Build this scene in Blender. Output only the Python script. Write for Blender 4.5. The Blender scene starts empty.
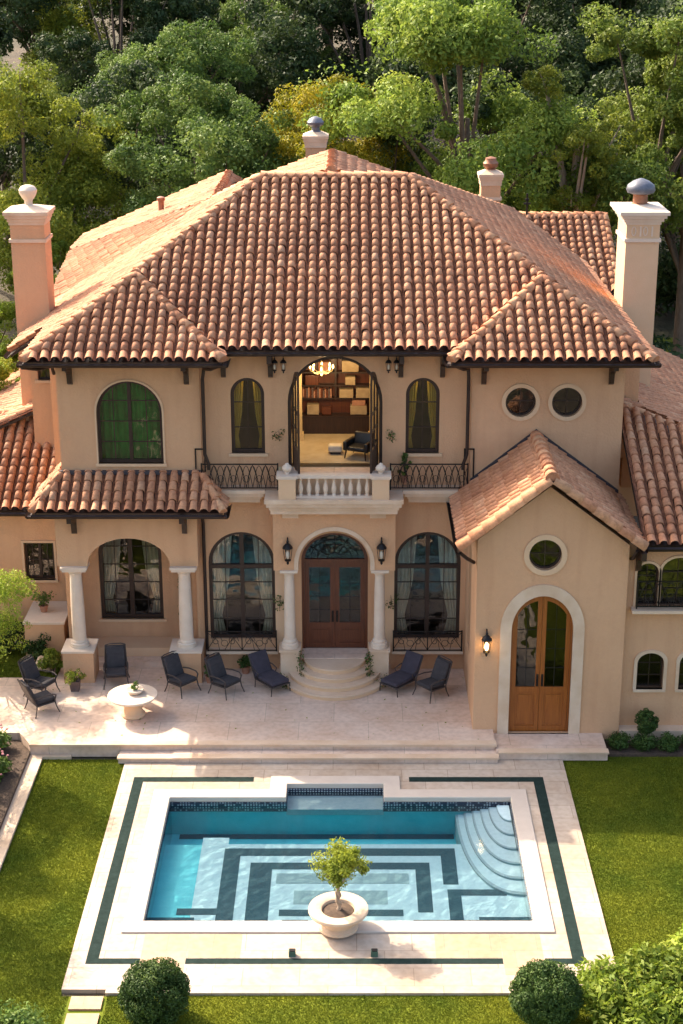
import bpy, bmesh, math, random
import numpy as np
from mathutils import Vector, Matrix
from mathutils.geometry import tessellate_polygon
R = math.radians
PI = math.pi
random.seed(7)
S = bpy.context.scene
C = S.collection

# ------------------------------------------------------------------ camera, sky, sun, exposure
cam = bpy.data.cameras.new('camera'); camo = bpy.data.objects.new('camera', cam); C.objects.link(camo)
camo.location = (0.5, -43.0, 20.0)
camo.rotation_euler = (PI/2 - math.atan(562/1600), 0, 0)
cam.sensor_fit = 'VERTICAL'; cam.sensor_height = 24.0; cam.lens = 24.0*1600/1024
cam.shift_x = -(352-341.5)/1024
cam.clip_end = 2000; cam.clip_start = 0.5
S.camera = camo

SUN = Vector((-0.57, 0.50, 0.66)).normalized()
w = bpy.data.worlds.new('World'); S.world = w; w.use_nodes = True
nt = w.node_tree
sky = nt.nodes.new('ShaderNodeTexSky'); sky.sky_type = 'NISHITA'; sky.sun_disc = False
sky.sun_elevation = math.asin(SUN.z); sky.sun_rotation = math.atan2(SUN.x, SUN.y)
sky.air_density = 1.0; sky.dust_density = 5.0; sky.ozone_density = 0.0
bg = nt.nodes['Background']; bg.inputs['Strength'].default_value = 0.15
nt.links.new(sky.outputs[0], bg.inputs[0])
sl = bpy.data.lights.new('sun', 'SUN'); sl.energy = 3.05; sl.angle = R(0.5); sl.color = (1.0, 0.87, 0.70)
so = bpy.data.objects.new('sun', sl); C.objects.link(so)
so.rotation_euler = SUN.to_track_quat('Z', 'Y').to_euler()
S.view_settings.view_transform = 'Standard'; S.view_settings.look = 'None'
S.view_settings.gamma = 1; S.view_settings.use_curve_mapping = False
S.view_settings.exposure = 1.62
S.render.engine = 'CYCLES'
S.cycles.max_bounces = 8; S.cycles.diffuse_bounces = 4; S.cycles.transparent_max_bounces = 16
S.cycles.volume_bounces = 0

# ------------------------------------------------------------------ materials
def nodes(name):
    m = bpy.data.materials.new(name); m.use_nodes = True
    t = m.node_tree; b = t.nodes['Principled BSDF']
    return m, t, b
def mat(name, c1, c2=None, rough=0.7, scale=3.0, bump=0.0, bscale=40.0, metal=0.0, spec=0.5, detail=5.0, stretch=None, blotch=None, bdist=0.02, streak=None):
    m, t, b = nodes(name); N = t.nodes.new; L = t.links.new
    b.inputs['Roughness'].default_value = rough; b.inputs['Metallic'].default_value = metal
    b.inputs['Specular IOR Level'].default_value = spec
    tc = N('ShaderNodeTexCoord')
    vec = tc.outputs['Object']
    if stretch:
        mp = N('ShaderNodeMapping'); mp.inputs['Scale'].default_value = stretch; L(vec, mp.inputs[0]); vec = mp.outputs[0]
    c2 = c2 or c1
    n = N('ShaderNodeTexNoise'); n.inputs['Scale'].default_value = scale; n.inputs['Detail'].default_value = detail
    n.inputs['Roughness'].default_value = 0.65
    L(vec, n.inputs[0])
    r = N('ShaderNodeValToRGB'); r.color_ramp.elements[0].position = 0.3; r.color_ramp.elements[1].position = 0.7
    r.color_ramp.elements[0].color = (*c1, 1); r.color_ramp.elements[1].color = (*c2, 1)
    L(n.outputs[0], r.inputs[0]); col = r.outputs[0]
    if blotch:
        n3 = N('ShaderNodeTexNoise'); n3.inputs['Scale'].default_value = blotch[0]; n3.inputs['Detail'].default_value = 3
        L(tc.outputs['Object'], n3.inputs[0])
        r3 = N('ShaderNodeValToRGB'); r3.color_ramp.elements[0].position = 0.42; r3.color_ramp.elements[1].position = 0.68
        r3.color_ramp.elements[0].color = (1, 1, 1, 1); r3.color_ramp.elements[1].color = (*blotch[1], 1)
        L(n3.outputs[0], r3.inputs[0])
        mx = N('ShaderNodeMix'); mx.data_type = 'RGBA'; mx.blend_type = 'MULTIPLY'; mx.inputs[0].default_value = 1
        L(col, mx.inputs[6]); L(r3.outputs[0], mx.inputs[7]); col = mx.outputs[2]
    if streak:
        mp5 = N('ShaderNodeMapping'); mp5.inputs['Scale'].default_value = (3.2, 3.2, 0.28); L(tc.outputs['Object'], mp5.inputs[0])
        n5 = N('ShaderNodeTexNoise'); n5.inputs['Scale'].default_value = 1.0; n5.inputs['Detail'].default_value = 6; L(mp5.outputs[0], n5.inputs[0])
        r5 = N('ShaderNodeValToRGB'); r5.color_ramp.elements[0].position = 0.5; r5.color_ramp.elements[1].position = 0.78
        r5.color_ramp.elements[0].color = (1, 1, 1, 1); r5.color_ramp.elements[1].color = (*streak, 1); L(n5.outputs[0], r5.inputs[0])
        mx5 = N('ShaderNodeMix'); mx5.data_type = 'RGBA'; mx5.blend_type = 'MULTIPLY'; mx5.inputs[0].default_value = 1
        L(col, mx5.inputs[6]); L(r5.outputs[0], mx5.inputs[7]); col = mx5.outputs[2]
    L(col, b.inputs['Base Color'])
    if bump:
        n2 = N('ShaderNodeTexNoise'); n2.inputs['Scale'].default_value = bscale; n2.inputs['Detail'].default_value = 6
        L(vec, n2.inputs[0])
        bp = N('ShaderNodeBump'); bp.inputs['Strength'].default_value = bump; bp.inputs['Distance'].default_value = bdist
        L(n2.outputs[0], bp.inputs['Height']); L(bp.outputs[0], b.inputs['Normal'])
    return m

STUCCO = mat('stucco', (0.59, 0.335, 0.18), (0.67, 0.395, 0.22), 0.9, 0.9, 0.8, 18, blotch=(0.45, (0.90, 0.86, 0.82)), streak=(0.91, 0.88, 0.86))
STUCCO2 = mat('stucco_trim', (0.64, 0.42, 0.25), (0.68, 0.46, 0.28), 0.88, 2.0, 0.3, 30)
LIME = mat('limestone', (0.62, 0.445, 0.30), (0.69, 0.52, 0.37), 0.75, 2.5, 0.35, 22, blotch=(1.3, (0.88, 0.82, 0.76)))
BOWL = mat('warm_cast_stone', (0.56, 0.40, 0.26), (0.66, 0.50, 0.35), 0.8, 3, 0.4, 26)
LIMEW = mat('pale_limestone', (0.64, 0.50, 0.375), (0.70, 0.57, 0.445), 0.7, 3.0, 0.3, 22)
WOODD = mat('dark_wood', (0.018, 0.008, 0.005), (0.042, 0.018, 0.011), 0.45, 3.0, 0.2, 30, stretch=(8, 8, 0.6))
WOODM = mat('mahogany', (0.075, 0.019, 0.007), (0.15, 0.040, 0.013), 0.35, 3.0, 0.15, 30, stretch=(9, 9, 0.5))
WOODO = mat('oak_orange', (0.23, 0.058, 0.007), (0.36, 0.108, 0.016), 0.38, 3.0, 0.15, 30, stretch=(9, 9, 0.5))
IRON = mat('black_iron', (0.012, 0.010, 0.010), (0.03, 0.024, 0.022), 0.45, 8, metal=0.6)
BRONZE = mat('bronze_gutter', (0.028, 0.017, 0.014), (0.05, 0.032, 0.026), 0.45, 4, metal=0.5)
COPPER = mat('copper_vent', (0.22, 0.09, 0.05), (0.36, 0.17, 0.10), 0.5, 9, metal=0.5)
PEWTER = mat('slate_cap', (0.08, 0.085, 0.105), (0.15, 0.155, 0.185), 0.45, 6, metal=0.2)
WICKER = mat('wicker_frame', (0.035, 0.024, 0.020), (0.085, 0.06, 0.05), 0.65, 60, 0.6, 120)
CUSH = mat('slate_cushion', (0.032, 0.028, 0.030), (0.055, 0.048, 0.050), 0.95, 5, 0.4, 160)
CUSHP = mat('plum_cushion', (0.036, 0.030, 0.040), (0.058, 0.048, 0.064), 0.95, 5, 0.4, 160)
CURT = mat('white_curtain', (0.66, 0.62, 0.55), (0.80, 0.76, 0.68), 0.9, 4, 0.2, 30)
CURTY = mat('yellow_curtain', (0.75, 0.52, 0.08), (0.85, 0.64, 0.14), 0.9, 4, 0.2, 30)
CURTG = mat('green_curtain', (0.008, 0.26, 0.03), (0.02, 0.50, 0.06), 0.9, 3, 0.2, 30)
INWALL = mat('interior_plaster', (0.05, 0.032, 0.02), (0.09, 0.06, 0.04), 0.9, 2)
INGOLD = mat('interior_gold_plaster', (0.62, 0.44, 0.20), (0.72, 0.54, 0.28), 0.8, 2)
INBLK = mat('interior_painted_shade', (0.012, 0.008, 0.006), (0.022, 0.014, 0.01), 0.9, 2)  # near-black lining: the dimness of the upper rooms is put into the colour
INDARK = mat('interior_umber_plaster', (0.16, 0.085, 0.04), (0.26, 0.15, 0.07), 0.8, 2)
INFLOOR = mat('interior_marble', (0.55, 0.42, 0.24), (0.68, 0.55, 0.35), 0.25, 2.2)
SOIL = mat('soil', (0.045, 0.028, 0.018), (0.11, 0.07, 0.045), 0.95, 14, 0.9, 30)
TERRA = mat('terracotta_pot', (0.34, 0.15, 0.09), (0.45, 0.22, 0.14), 0.8, 6, 0.3, 40)
DARKPOT = mat('dark_pot', (0.09, 0.055, 0.05), (0.15, 0.10, 0.09), 0.6, 6, 0.3, 40)
GREENPOT = mat('green_pot', (0.05, 0.10, 0.07), (0.08, 0.15, 0.10), 0.4, 6)
BARK = mat('bark', (0.10, 0.065, 0.045), (0.20, 0.14, 0.10), 0.95, 6, 0.9, 20, stretch=(3, 3, 0.6), bdist=0.05)
BARKP = mat('pale_bark', (0.26, 0.19, 0.13), (0.40, 0.31, 0.23), 0.95, 6, 0.9, 20, stretch=(3, 3, 0.6))
LEATHER = mat('black_leather', (0.012, 0.010, 0.010), (0.022, 0.018, 0.017), 0.35, 6)
CREAM = mat('cream_fabric', (0.62, 0.52, 0.38), (0.72, 0.63, 0.5), 0.9, 6)
STAIN = mat('lead_flashing', (0.035, 0.028, 0.032), (0.06, 0.05, 0.055), 0.6, 6)

def tile_mat(name, cols):
    m, t, b = nodes(name); N = t.nodes.new; L = t.links.new
    uv = N('ShaderNodeUVMap'); sep = N('ShaderNodeSeparateXYZ'); L(uv.outputs[0], sep.inputs[0])
    r = N('ShaderNodeValToRGB'); e = r.color_ramp.elements
    e[0].position = 0; e[0].color = (*cols[0], 1); e[1].position = 1; e[1].color = (*cols[-1], 1)
    for i, c in enumerate(cols[1:-1]):
        q = e.new((i+1)/(len(cols)-1) if len(cols) < 5 else .10 + .9*i/(len(cols)-2)); q.color = (*c, 1)
    L(sep.outputs[0], r.inputs[0])
    tc = N('ShaderNodeTexCoord'); n = N('ShaderNodeTexNoise'); n.inputs['Scale'].default_value = 0.5; n.inputs['Detail'].default_value = 6
    L(tc.outputs['Object'], n.inputs[0])
    r2 = N('ShaderNodeValToRGB'); r2.color_ramp.elements[0].position = 0.35; r2.color_ramp.elements[0].color = (0.76, 0.71, 0.68, 1)
    r2.color_ramp.elements[1].position = 0.65; r2.color_ramp.elements[1].color = (1.08, 1.06, 1.02, 1)
    L(n.outputs[0], r2.inputs[0])
    mx = N('ShaderNodeMix'); mx.data_type = 'RGBA'; mx.blend_type = 'MULTIPLY'; mx.inputs[0].default_value = 1
    L(r.outputs[0], mx.inputs[6]); L(r2.outputs[0], mx.inputs[7])
    n4 = N('ShaderNodeTexNoise'); n4.inputs['Scale'].default_value = 9; n4.inputs['Detail'].default_value = 6; n4.inputs['Roughness'].default_value = 0.7
    L(tc.outputs['Object'], n4.inputs[0])
    r4 = N('ShaderNodeValToRGB'); r4.color_ramp.elements[0].position = 0.33; r4.color_ramp.elements[0].color = (0.62, 0.55, 0.52, 1)
    r4.color_ramp.elements[1].position = 0.6; r4.color_ramp.elements[1].color = (1.06, 1.03, 1.0, 1)
    L(n4.outputs[0], r4.inputs[0])
    mx2 = N('ShaderNodeMix'); mx2.data_type = 'RGBA'; mx2.blend_type = 'MULTIPLY'; mx2.inputs[0].default_value = 0.8
    L(mx.outputs[2], mx2.inputs[6]); L(r4.outputs[0], mx2.inputs[7])
    L(mx2.outputs[2], b.inputs['Base Color'])
    b.inputs['Roughness'].default_value = 0.85
    bp = N('ShaderNodeBump'); bp.inputs['Strength'].default_value = 0.5; bp.inputs['Distance'].default_value = 0.01
    n5 = N('ShaderNodeTexNoise'); n5.inputs['Scale'].default_value = 40; L(tc.outputs['Object'], n5.inputs[0])
    L(n5.outputs[0], bp.inputs['Height']); L(bp.outputs[0], b.inputs['Normal'])
    return m
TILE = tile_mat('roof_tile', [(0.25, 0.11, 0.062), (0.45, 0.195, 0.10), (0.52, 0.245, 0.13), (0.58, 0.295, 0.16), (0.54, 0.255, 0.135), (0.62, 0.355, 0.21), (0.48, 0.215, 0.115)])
RIDGE = tile_mat('ridge_tile', [(0.54, 0.24, 0.12), (0.62, 0.31, 0.16), (0.66, 0.38, 0.21)])

def leaf_mat(name, c1, c2, c3=None, trans=0.25):
    m, t, b = nodes(name); N = t.nodes.new; L = t.links.new
    uv = N('ShaderNodeUVMap'); sep = N('ShaderNodeSeparateXYZ'); L(uv.outputs[0], sep.inputs[0])
    r = N('ShaderNodeValToRGB'); e = r.color_ramp.elements
    e[0].color = (*c1, 1); e[1].color = (*(c3 or c2), 1)
    q = e.new(0.55); q.color = (*c2, 1)
    L(sep.outputs[0], r.inputs[0])
    oi = N('ShaderNodeObjectInfo'); hs = N('ShaderNodeHueSaturation')
    mr = N('ShaderNodeMapRange'); mr.inputs[3].default_value = 0.75; mr.inputs[4].default_value = 1.25
    L(oi.outputs['Random'], mr.inputs[0]); L(mr.outputs[0], hs.inputs['Value']); L(r.outputs[0], hs.inputs['Color'])
    L(hs.outputs[0], b.inputs['Base Color']); b.inputs['Roughness'].default_value = 0.6
    b.inputs['Specular IOR Level'].default_value = 0.25
    tr = N('ShaderNodeBsdfTranslucent'); L(hs.outputs[0], tr.inputs[0])
    ms = N('ShaderNodeMixShader'); ms.inputs[0].default_value = trans
    L(b.outputs[0], ms.inputs[1]); L(tr.outputs[0], ms.inputs[2]); L(ms.outputs[0], t.nodes['Material Output'].inputs[0])
    return m
LF_LIGHT = leaf_mat('leaf_light_green', (0.085, 0.145, 0.022), (0.20, 0.275, 0.04), (0.38, 0.42, 0.075), 0.4)
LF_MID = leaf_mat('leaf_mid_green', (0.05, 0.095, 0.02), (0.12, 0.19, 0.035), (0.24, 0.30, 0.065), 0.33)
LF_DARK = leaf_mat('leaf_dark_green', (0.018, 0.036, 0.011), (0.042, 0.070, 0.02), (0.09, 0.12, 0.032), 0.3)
LF_YELL = leaf_mat('leaf_yellow', (0.14, 0.16, 0.012), (0.32, 0.29, 0.015), (0.52, 0.40, 0.03), 0.4)
LF_OLIVE = leaf_mat('leaf_olive', (0.095, 0.135, 0.018), (0.24, 0.28, 0.03), (0.40, 0.40, 0.05), 0.4)
LF_LIME = leaf_mat('leaf_lime', (0.11, 0.18, 0.015), (0.24, 0.31, 0.03), (0.42, 0.44, 0.08), 0.4)
LF_BOX = leaf_mat('leaf_boxwood', (0.03, 0.065, 0.012), (0.06, 0.11, 0.02), (0.14, 0.20, 0.04), 0.25)
LF_GREY = leaf_mat('twig_grey', (0.09, 0.075, 0.06), (0.15, 0.125, 0.10), (0.20, 0.17, 0.13), 0.1)
LF_PINK = leaf_mat('petal_pink', (0.5, 0.22, 0.22), (0.7, 0.35, 0.3), (0.8, 0.6, 0.5), 0.3)

def glass_mat(name, tint, gloss, op=0.0, opc=(0.02, 0.015, 0.012)):
    m, t, b = nodes(name); N = t.nodes.new; L = t.links.new
    tr = N('ShaderNodeBsdfTransparent'); tr.inputs[0].default_value = (*tint, 1)
    gl = N('ShaderNodeBsdfGlossy'); gl.inputs['Roughness'].default_value = 0.03
    n = N('ShaderNodeTexNoise'); n.inputs['Scale'].default_value = 1.6; tc = N('ShaderNodeTexCoord'); L(tc.outputs['Object'], n.inputs[0])
    bp = N('ShaderNodeBump'); bp.inputs['Strength'].default_value = 0.12; bp.inputs['Distance'].default_value = 0.2
    L(n.outputs[0], bp.inputs['Height']); L(bp.outputs[0], gl.inputs['Normal'])
    ms = N('ShaderNodeMixShader'); ms.inputs[0].default_value = gloss
    L(tr.outputs[0], ms.inputs[1]); L(gl.outputs[0], ms.inputs[2]); L(ms.outputs[0], t.nodes['Material Output'].inputs[0])
    return m
GLASS = glass_mat('window_glass', (0.80, 0.80, 0.75), 0.05)
GLASSU = glass_mat('upper_window_glass', (0.80, 0.80, 0.76), 0.045)

def emis(name, col, st):
    m, t, b = nodes(name)
    b.inputs['Base Color'].default_value = (*col, 1)
    b.inputs['Emission Color'].default_value = (*col, 1); b.inputs['Emission Strength'].default_value = st
    return m
BULB = emis('lit_bulb', (1.0, 0.66, 0.25), 3.0)

def stone_mat(name, c1, c2, c3, sx, sy, rough=0.55, mortar=(0.30, 0.225, 0.165)):
    m, t, b = nodes(name); N = t.nodes.new; L = t.links.new
    tc = N('ShaderNodeTexCoord')
    br = N('ShaderNodeTexBrick'); br.inputs['Scale'].default_value = 1.0
    br.inputs['Brick Width'].default_value = sx; br.inputs['Row Height'].default_value = sy
    br.inputs['Mortar Size'].default_value = 0.009; br.inputs['Mortar Smooth'].default_value = 0.3; br.inputs['Bias'].default_value = -0.1
    br.offset = 0.5
    br.inputs['Color1'].default_value = (*c1, 1); br.inputs['Color2'].default_value = (*c2, 1); br.inputs['Mortar'].default_value = (*mortar, 1)
    L(tc.outputs['Object'], br.inputs[0])
    n = N('ShaderNodeTexNoise'); n.inputs['Scale'].default_value = 0.8; n.inputs['Detail'].default_value = 8; n.inputs['Roughness'].default_value = 0.6
    L(tc.outputs['Object'], n.inputs[0])
    r = N('ShaderNodeValToRGB'); r.color_ramp.elements[0].position = 0.4; r.color_ramp.elements[1].position = 0.72
    r.color_ramp.elements[0].color = (1, 1, 1, 1); r.color_ramp.elements[1].color = (*c3, 1); L(n.outputs[0], r.inputs[0])
    mx = N('ShaderNodeMix'); mx.data_type = 'RGBA'; mx.blend_type = 'MULTIPLY'; mx.inputs[0].default_value = 1
    L(br.outputs[0], mx.inputs[6]); L(r.outputs[0], mx.inputs[7])
    n2 = N('ShaderNodeTexNoise'); n2.inputs['Scale'].default_value = 7; n2.inputs['Detail'].default_value = 8
    L(tc.outputs['Object'], n2.inputs[0])
    r2 = N('ShaderNodeValToRGB'); r2.color_ramp.elements[0].position = 0.3; r2.color_ramp.elements[1].position = 0.6
    r2.color_ramp.elements[0].color = (0.86, 0.83, 0.80, 1); r2.color_ramp.elements[1].color = (1.03, 1.02, 1.0, 1); L(n2.outputs[0], r2.inputs[0])
    mx2 = N('ShaderNodeMix'); mx2.data_type = 'RGBA'; mx2.blend_type = 'MULTIPLY'; mx2.inputs[0].default_value = 1
    L(mx.outputs[2], mx2.inputs[6]); L(r2.outputs[0], mx2.inputs[7])
    L(mx2.outputs[2], b.inputs['Base Color'])
    b.inputs['Roughness'].default_value = rough
    bp = N('ShaderNodeBump'); bp.inputs['Strength'].default_value = 0.25; bp.inputs['Distance'].default_value = 0.01
    L(n2.outputs[0], bp.inputs['Height']); L(bp.outputs[0], b.inputs['Normal'])
    return m
PAVE = stone_mat('terrace_travertine', (0.70, 0.54, 0.43), (0.63, 0.48, 0.38), (0.86, 0.76, 0.68), 1.9, 1.15, mortar=(0.44, 0.34, 0.26))
DECK = stone_mat('deck_travertine', (0.50, 0.41, 0.325), (0.44, 0.355, 0.28), (0.84, 0.74, 0.64), 1.2, 0.62)
PEACH = stone_mat('peach_travertine', (0.46, 0.29, 0.185), (0.50, 0.33, 0.215), (0.9, 0.8, 0.72), 1.0, 0.62)
COPE = mat('coping_stone', (0.50, 0.41, 0.33), (0.56, 0.47, 0.385), 0.6, 2, 0.25, 30)
INLAY = mat('green_slate_inlay', (0.007, 0.017, 0.014), (0.018, 0.034, 0.029), 0.9, 7, 0.3, 40, spec=0.15)
PSTRIPE = mat('pool_dark_stripe', (0.022, 0.068, 0.085), (0.042, 0.10, 0.12), 0.8, 14, 0.2, 40)
PGREY = mat('pool_grey_panel', (0.22, 0.33, 0.34), (0.28, 0.39, 0.40), 0.8, 14, 0.2, 40)
PPALE = mat('pool_pale_plaster', (0.42, 0.58, 0.60), (0.52, 0.67, 0.69), 0.8, 9, 0.2, 40)
PSTEP = mat('pool_step_plaster', (0.26, 0.37, 0.39), (0.33, 0.44, 0.46), 0.8, 9, 0.2, 40)
PBLUE = mat('pool_blue_plaster', (0.10, 0.48, 0.53), (0.15, 0.57, 0.62), 0.8, 3, 0.2, 40)

def mosaic_mat():
    m, t, b = nodes('waterline_mosaic'); N = t.nodes.new; L = t.links.new
    tc = N('ShaderNodeTexCoord'); mp = N('ShaderNodeMapping'); mp.inputs['Scale'].default_value = (14, 14, 14); L(tc.outputs['Object'], mp.inputs[0])
    ck = N('ShaderNodeTexVoronoi'); ck.inputs['Scale'].default_value = 1; ck.distance = 'CHEBYCHEV'; ck.inputs['Randomness'].default_value = 0.15
    L(mp.outputs[0], ck.inputs[0])
    r = N('ShaderNodeValToRGB'); r.color_ramp.interpolation = 'CONSTANT'
    r.color_ramp.elements[0].color = (0.30, 0.34, 0.36, 1); r.color_ramp.elements[1].position = 0.27; r.color_ramp.elements[1].color = (0.018, 0.024, 0.045, 1)
    L(ck.outputs['Distance'], r.inputs[0]); L(r.outputs[0], b.inputs['Base Color']); b.inputs['Roughness'].default_value = 0.25
    return m
MOSAIC = mosaic_mat()

def water_mat():
    m, t, b = nodes('pool_water'); N = t.nodes.new; L = t.links.new
    tr = N('ShaderNodeBsdfTransparent'); gl = N('ShaderNodeBsdfGlossy'); gl.inputs['Roughness'].default_value = 0.02
    tc = N('ShaderNodeTexCoord'); n = N('ShaderNodeTexNoise'); n.inputs['Scale'].default_value = 3.5; n.inputs['Detail'].default_value = 5
    L(tc.outputs['Object'], n.inputs[0])
    bp = N('ShaderNodeBump'); bp.inputs['Strength'].default_value = 0.09; bp.inputs['Distance'].default_value = 0.05
    L(n.outputs[0], bp.inputs['Height']); L(bp.outputs[0], gl.inputs['Normal'])
    fr = N('ShaderNodeFresnel'); fr.inputs[0].default_value = 1.33; L(bp.outputs[0], fr.inputs['Normal'])
    ms = N('ShaderNodeMixShader'); L(fr.outputs[0], ms.inputs[0]); L(tr.outputs[0], ms.inputs[1]); L(gl.outputs[0], ms.inputs[2])
    o = t.nodes['Material Output']; L(ms.outputs[0], o.inputs[0])
    va = N('ShaderNodeVolumeAbsorption'); va.inputs[0].default_value = (0.12, 0.82, 0.88, 1); va.inputs[1].default_value = 0.26
    L(va.outputs[0], o.inputs['Volume'])
    return m
WATER = water_mat()

def grass_mat(name, blades):
    m, t, b = nodes(name); N = t.nodes.new; L = t.links.new
    tc = N('ShaderNodeTexCoord')
    n = N('ShaderNodeTexNoise'); n.inputs['Scale'].default_value = 0.55; n.inputs['Detail'].default_value = 7; n.inputs['Roughness'].default_value = 0.65
    L(tc.outputs['Object'], n.inputs[0])
    r = N('ShaderNodeValToRGB'); e = r.color_ramp.elements
    e[0].position = 0.3; e[0].color = (0.072, 0.108, 0.009, 1); e[1].position = 0.72; e[1].color = (0.19, 0.20, 0.016, 1)
    L(n.outputs[0], r.inputs[0]); col = r.outputs[0]
    if blades:
        uv = N('ShaderNodeUVMap'); sep = N('ShaderNodeSeparateXYZ'); L(uv.outputs[0], sep.inputs[0])
        mr = N('ShaderNodeMapRange'); mr.inputs[3].default_value = 0.65; mr.inputs[4].default_value = 1.45; L(sep.outputs[0], mr.inputs[0])
        hs = N('ShaderNodeHueSaturation'); L(mr.outputs[0], hs.inputs['Value']); L(col, hs.inputs['Color']); col = hs.outputs[0]
        L(col, b.inputs['Base Color']); b.inputs['Roughness'].default_value = 0.7
        tr = N('ShaderNodeBsdfTranslucent'); L(col, tr.inputs[0]); ms = N('ShaderNodeMixShader'); ms.inputs[0].default_value = 0.35
        L(b.outputs[0], ms.inputs[1]); L(tr.outputs[0], ms.inputs[2]); L(ms.outputs[0], t.nodes['Material Output'].inputs[0])
    else:
        L(col, b.inputs['Base Color']); b.inputs['Roughness'].default_value = 0.95
    b.inputs['Specular IOR Level'].default_value = 0.15
    return m
GRASS = grass_mat('lawn_ground', False); BLADE = grass_mat('grass_blade', True)
FOREST = mat('forest_floor', (0.045, 0.034, 0.020), (0.12, 0.085, 0.05), 0.95, 0.6, 0.8, 6, blotch=(0.12, (0.55, 0.75, 0.45)), bdist=0.1)
PATHM = mat('gravel_path', (0.40, 0.33, 0.26), (0.52, 0.44, 0.36), 0.95, 3, 0.5, 40)

# ------------------------------------------------------------------ builders
def tagp(o, label=None, cat=None, group=None, kind=None):
    if label: o['label'] = label
    if cat: o['category'] = cat
    if group: o['group'] = group
    if kind: o['kind'] = kind
    return o
def thing(name, label, cat, loc=(0, 0, 0), rz=0, group=None):
    o = bpy.data.objects.new(name, None); C.objects.link(o); o.location = loc; o.rotation_euler = (0, 0, rz)
    o.empty_display_size = 0.2
    return tagp(o, label, cat, group)
def dup(root, loc, rz=None, label=None, scale=None):
    r = root.copy(); C.objects.link(r); r.location = loc
    if rz is not None: r.rotation_euler = (0, 0, rz)
    if scale: r.scale = scale if hasattr(scale, '__len__') else (scale,)*3
    if label: r['label'] = label
    for ch in list(root.children):
        c = ch.copy(); C.objects.link(c); c.parent = r
        for g in list(ch.children):
            d = g.copy(); C.objects.link(d); d.parent = c
    return r

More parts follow.
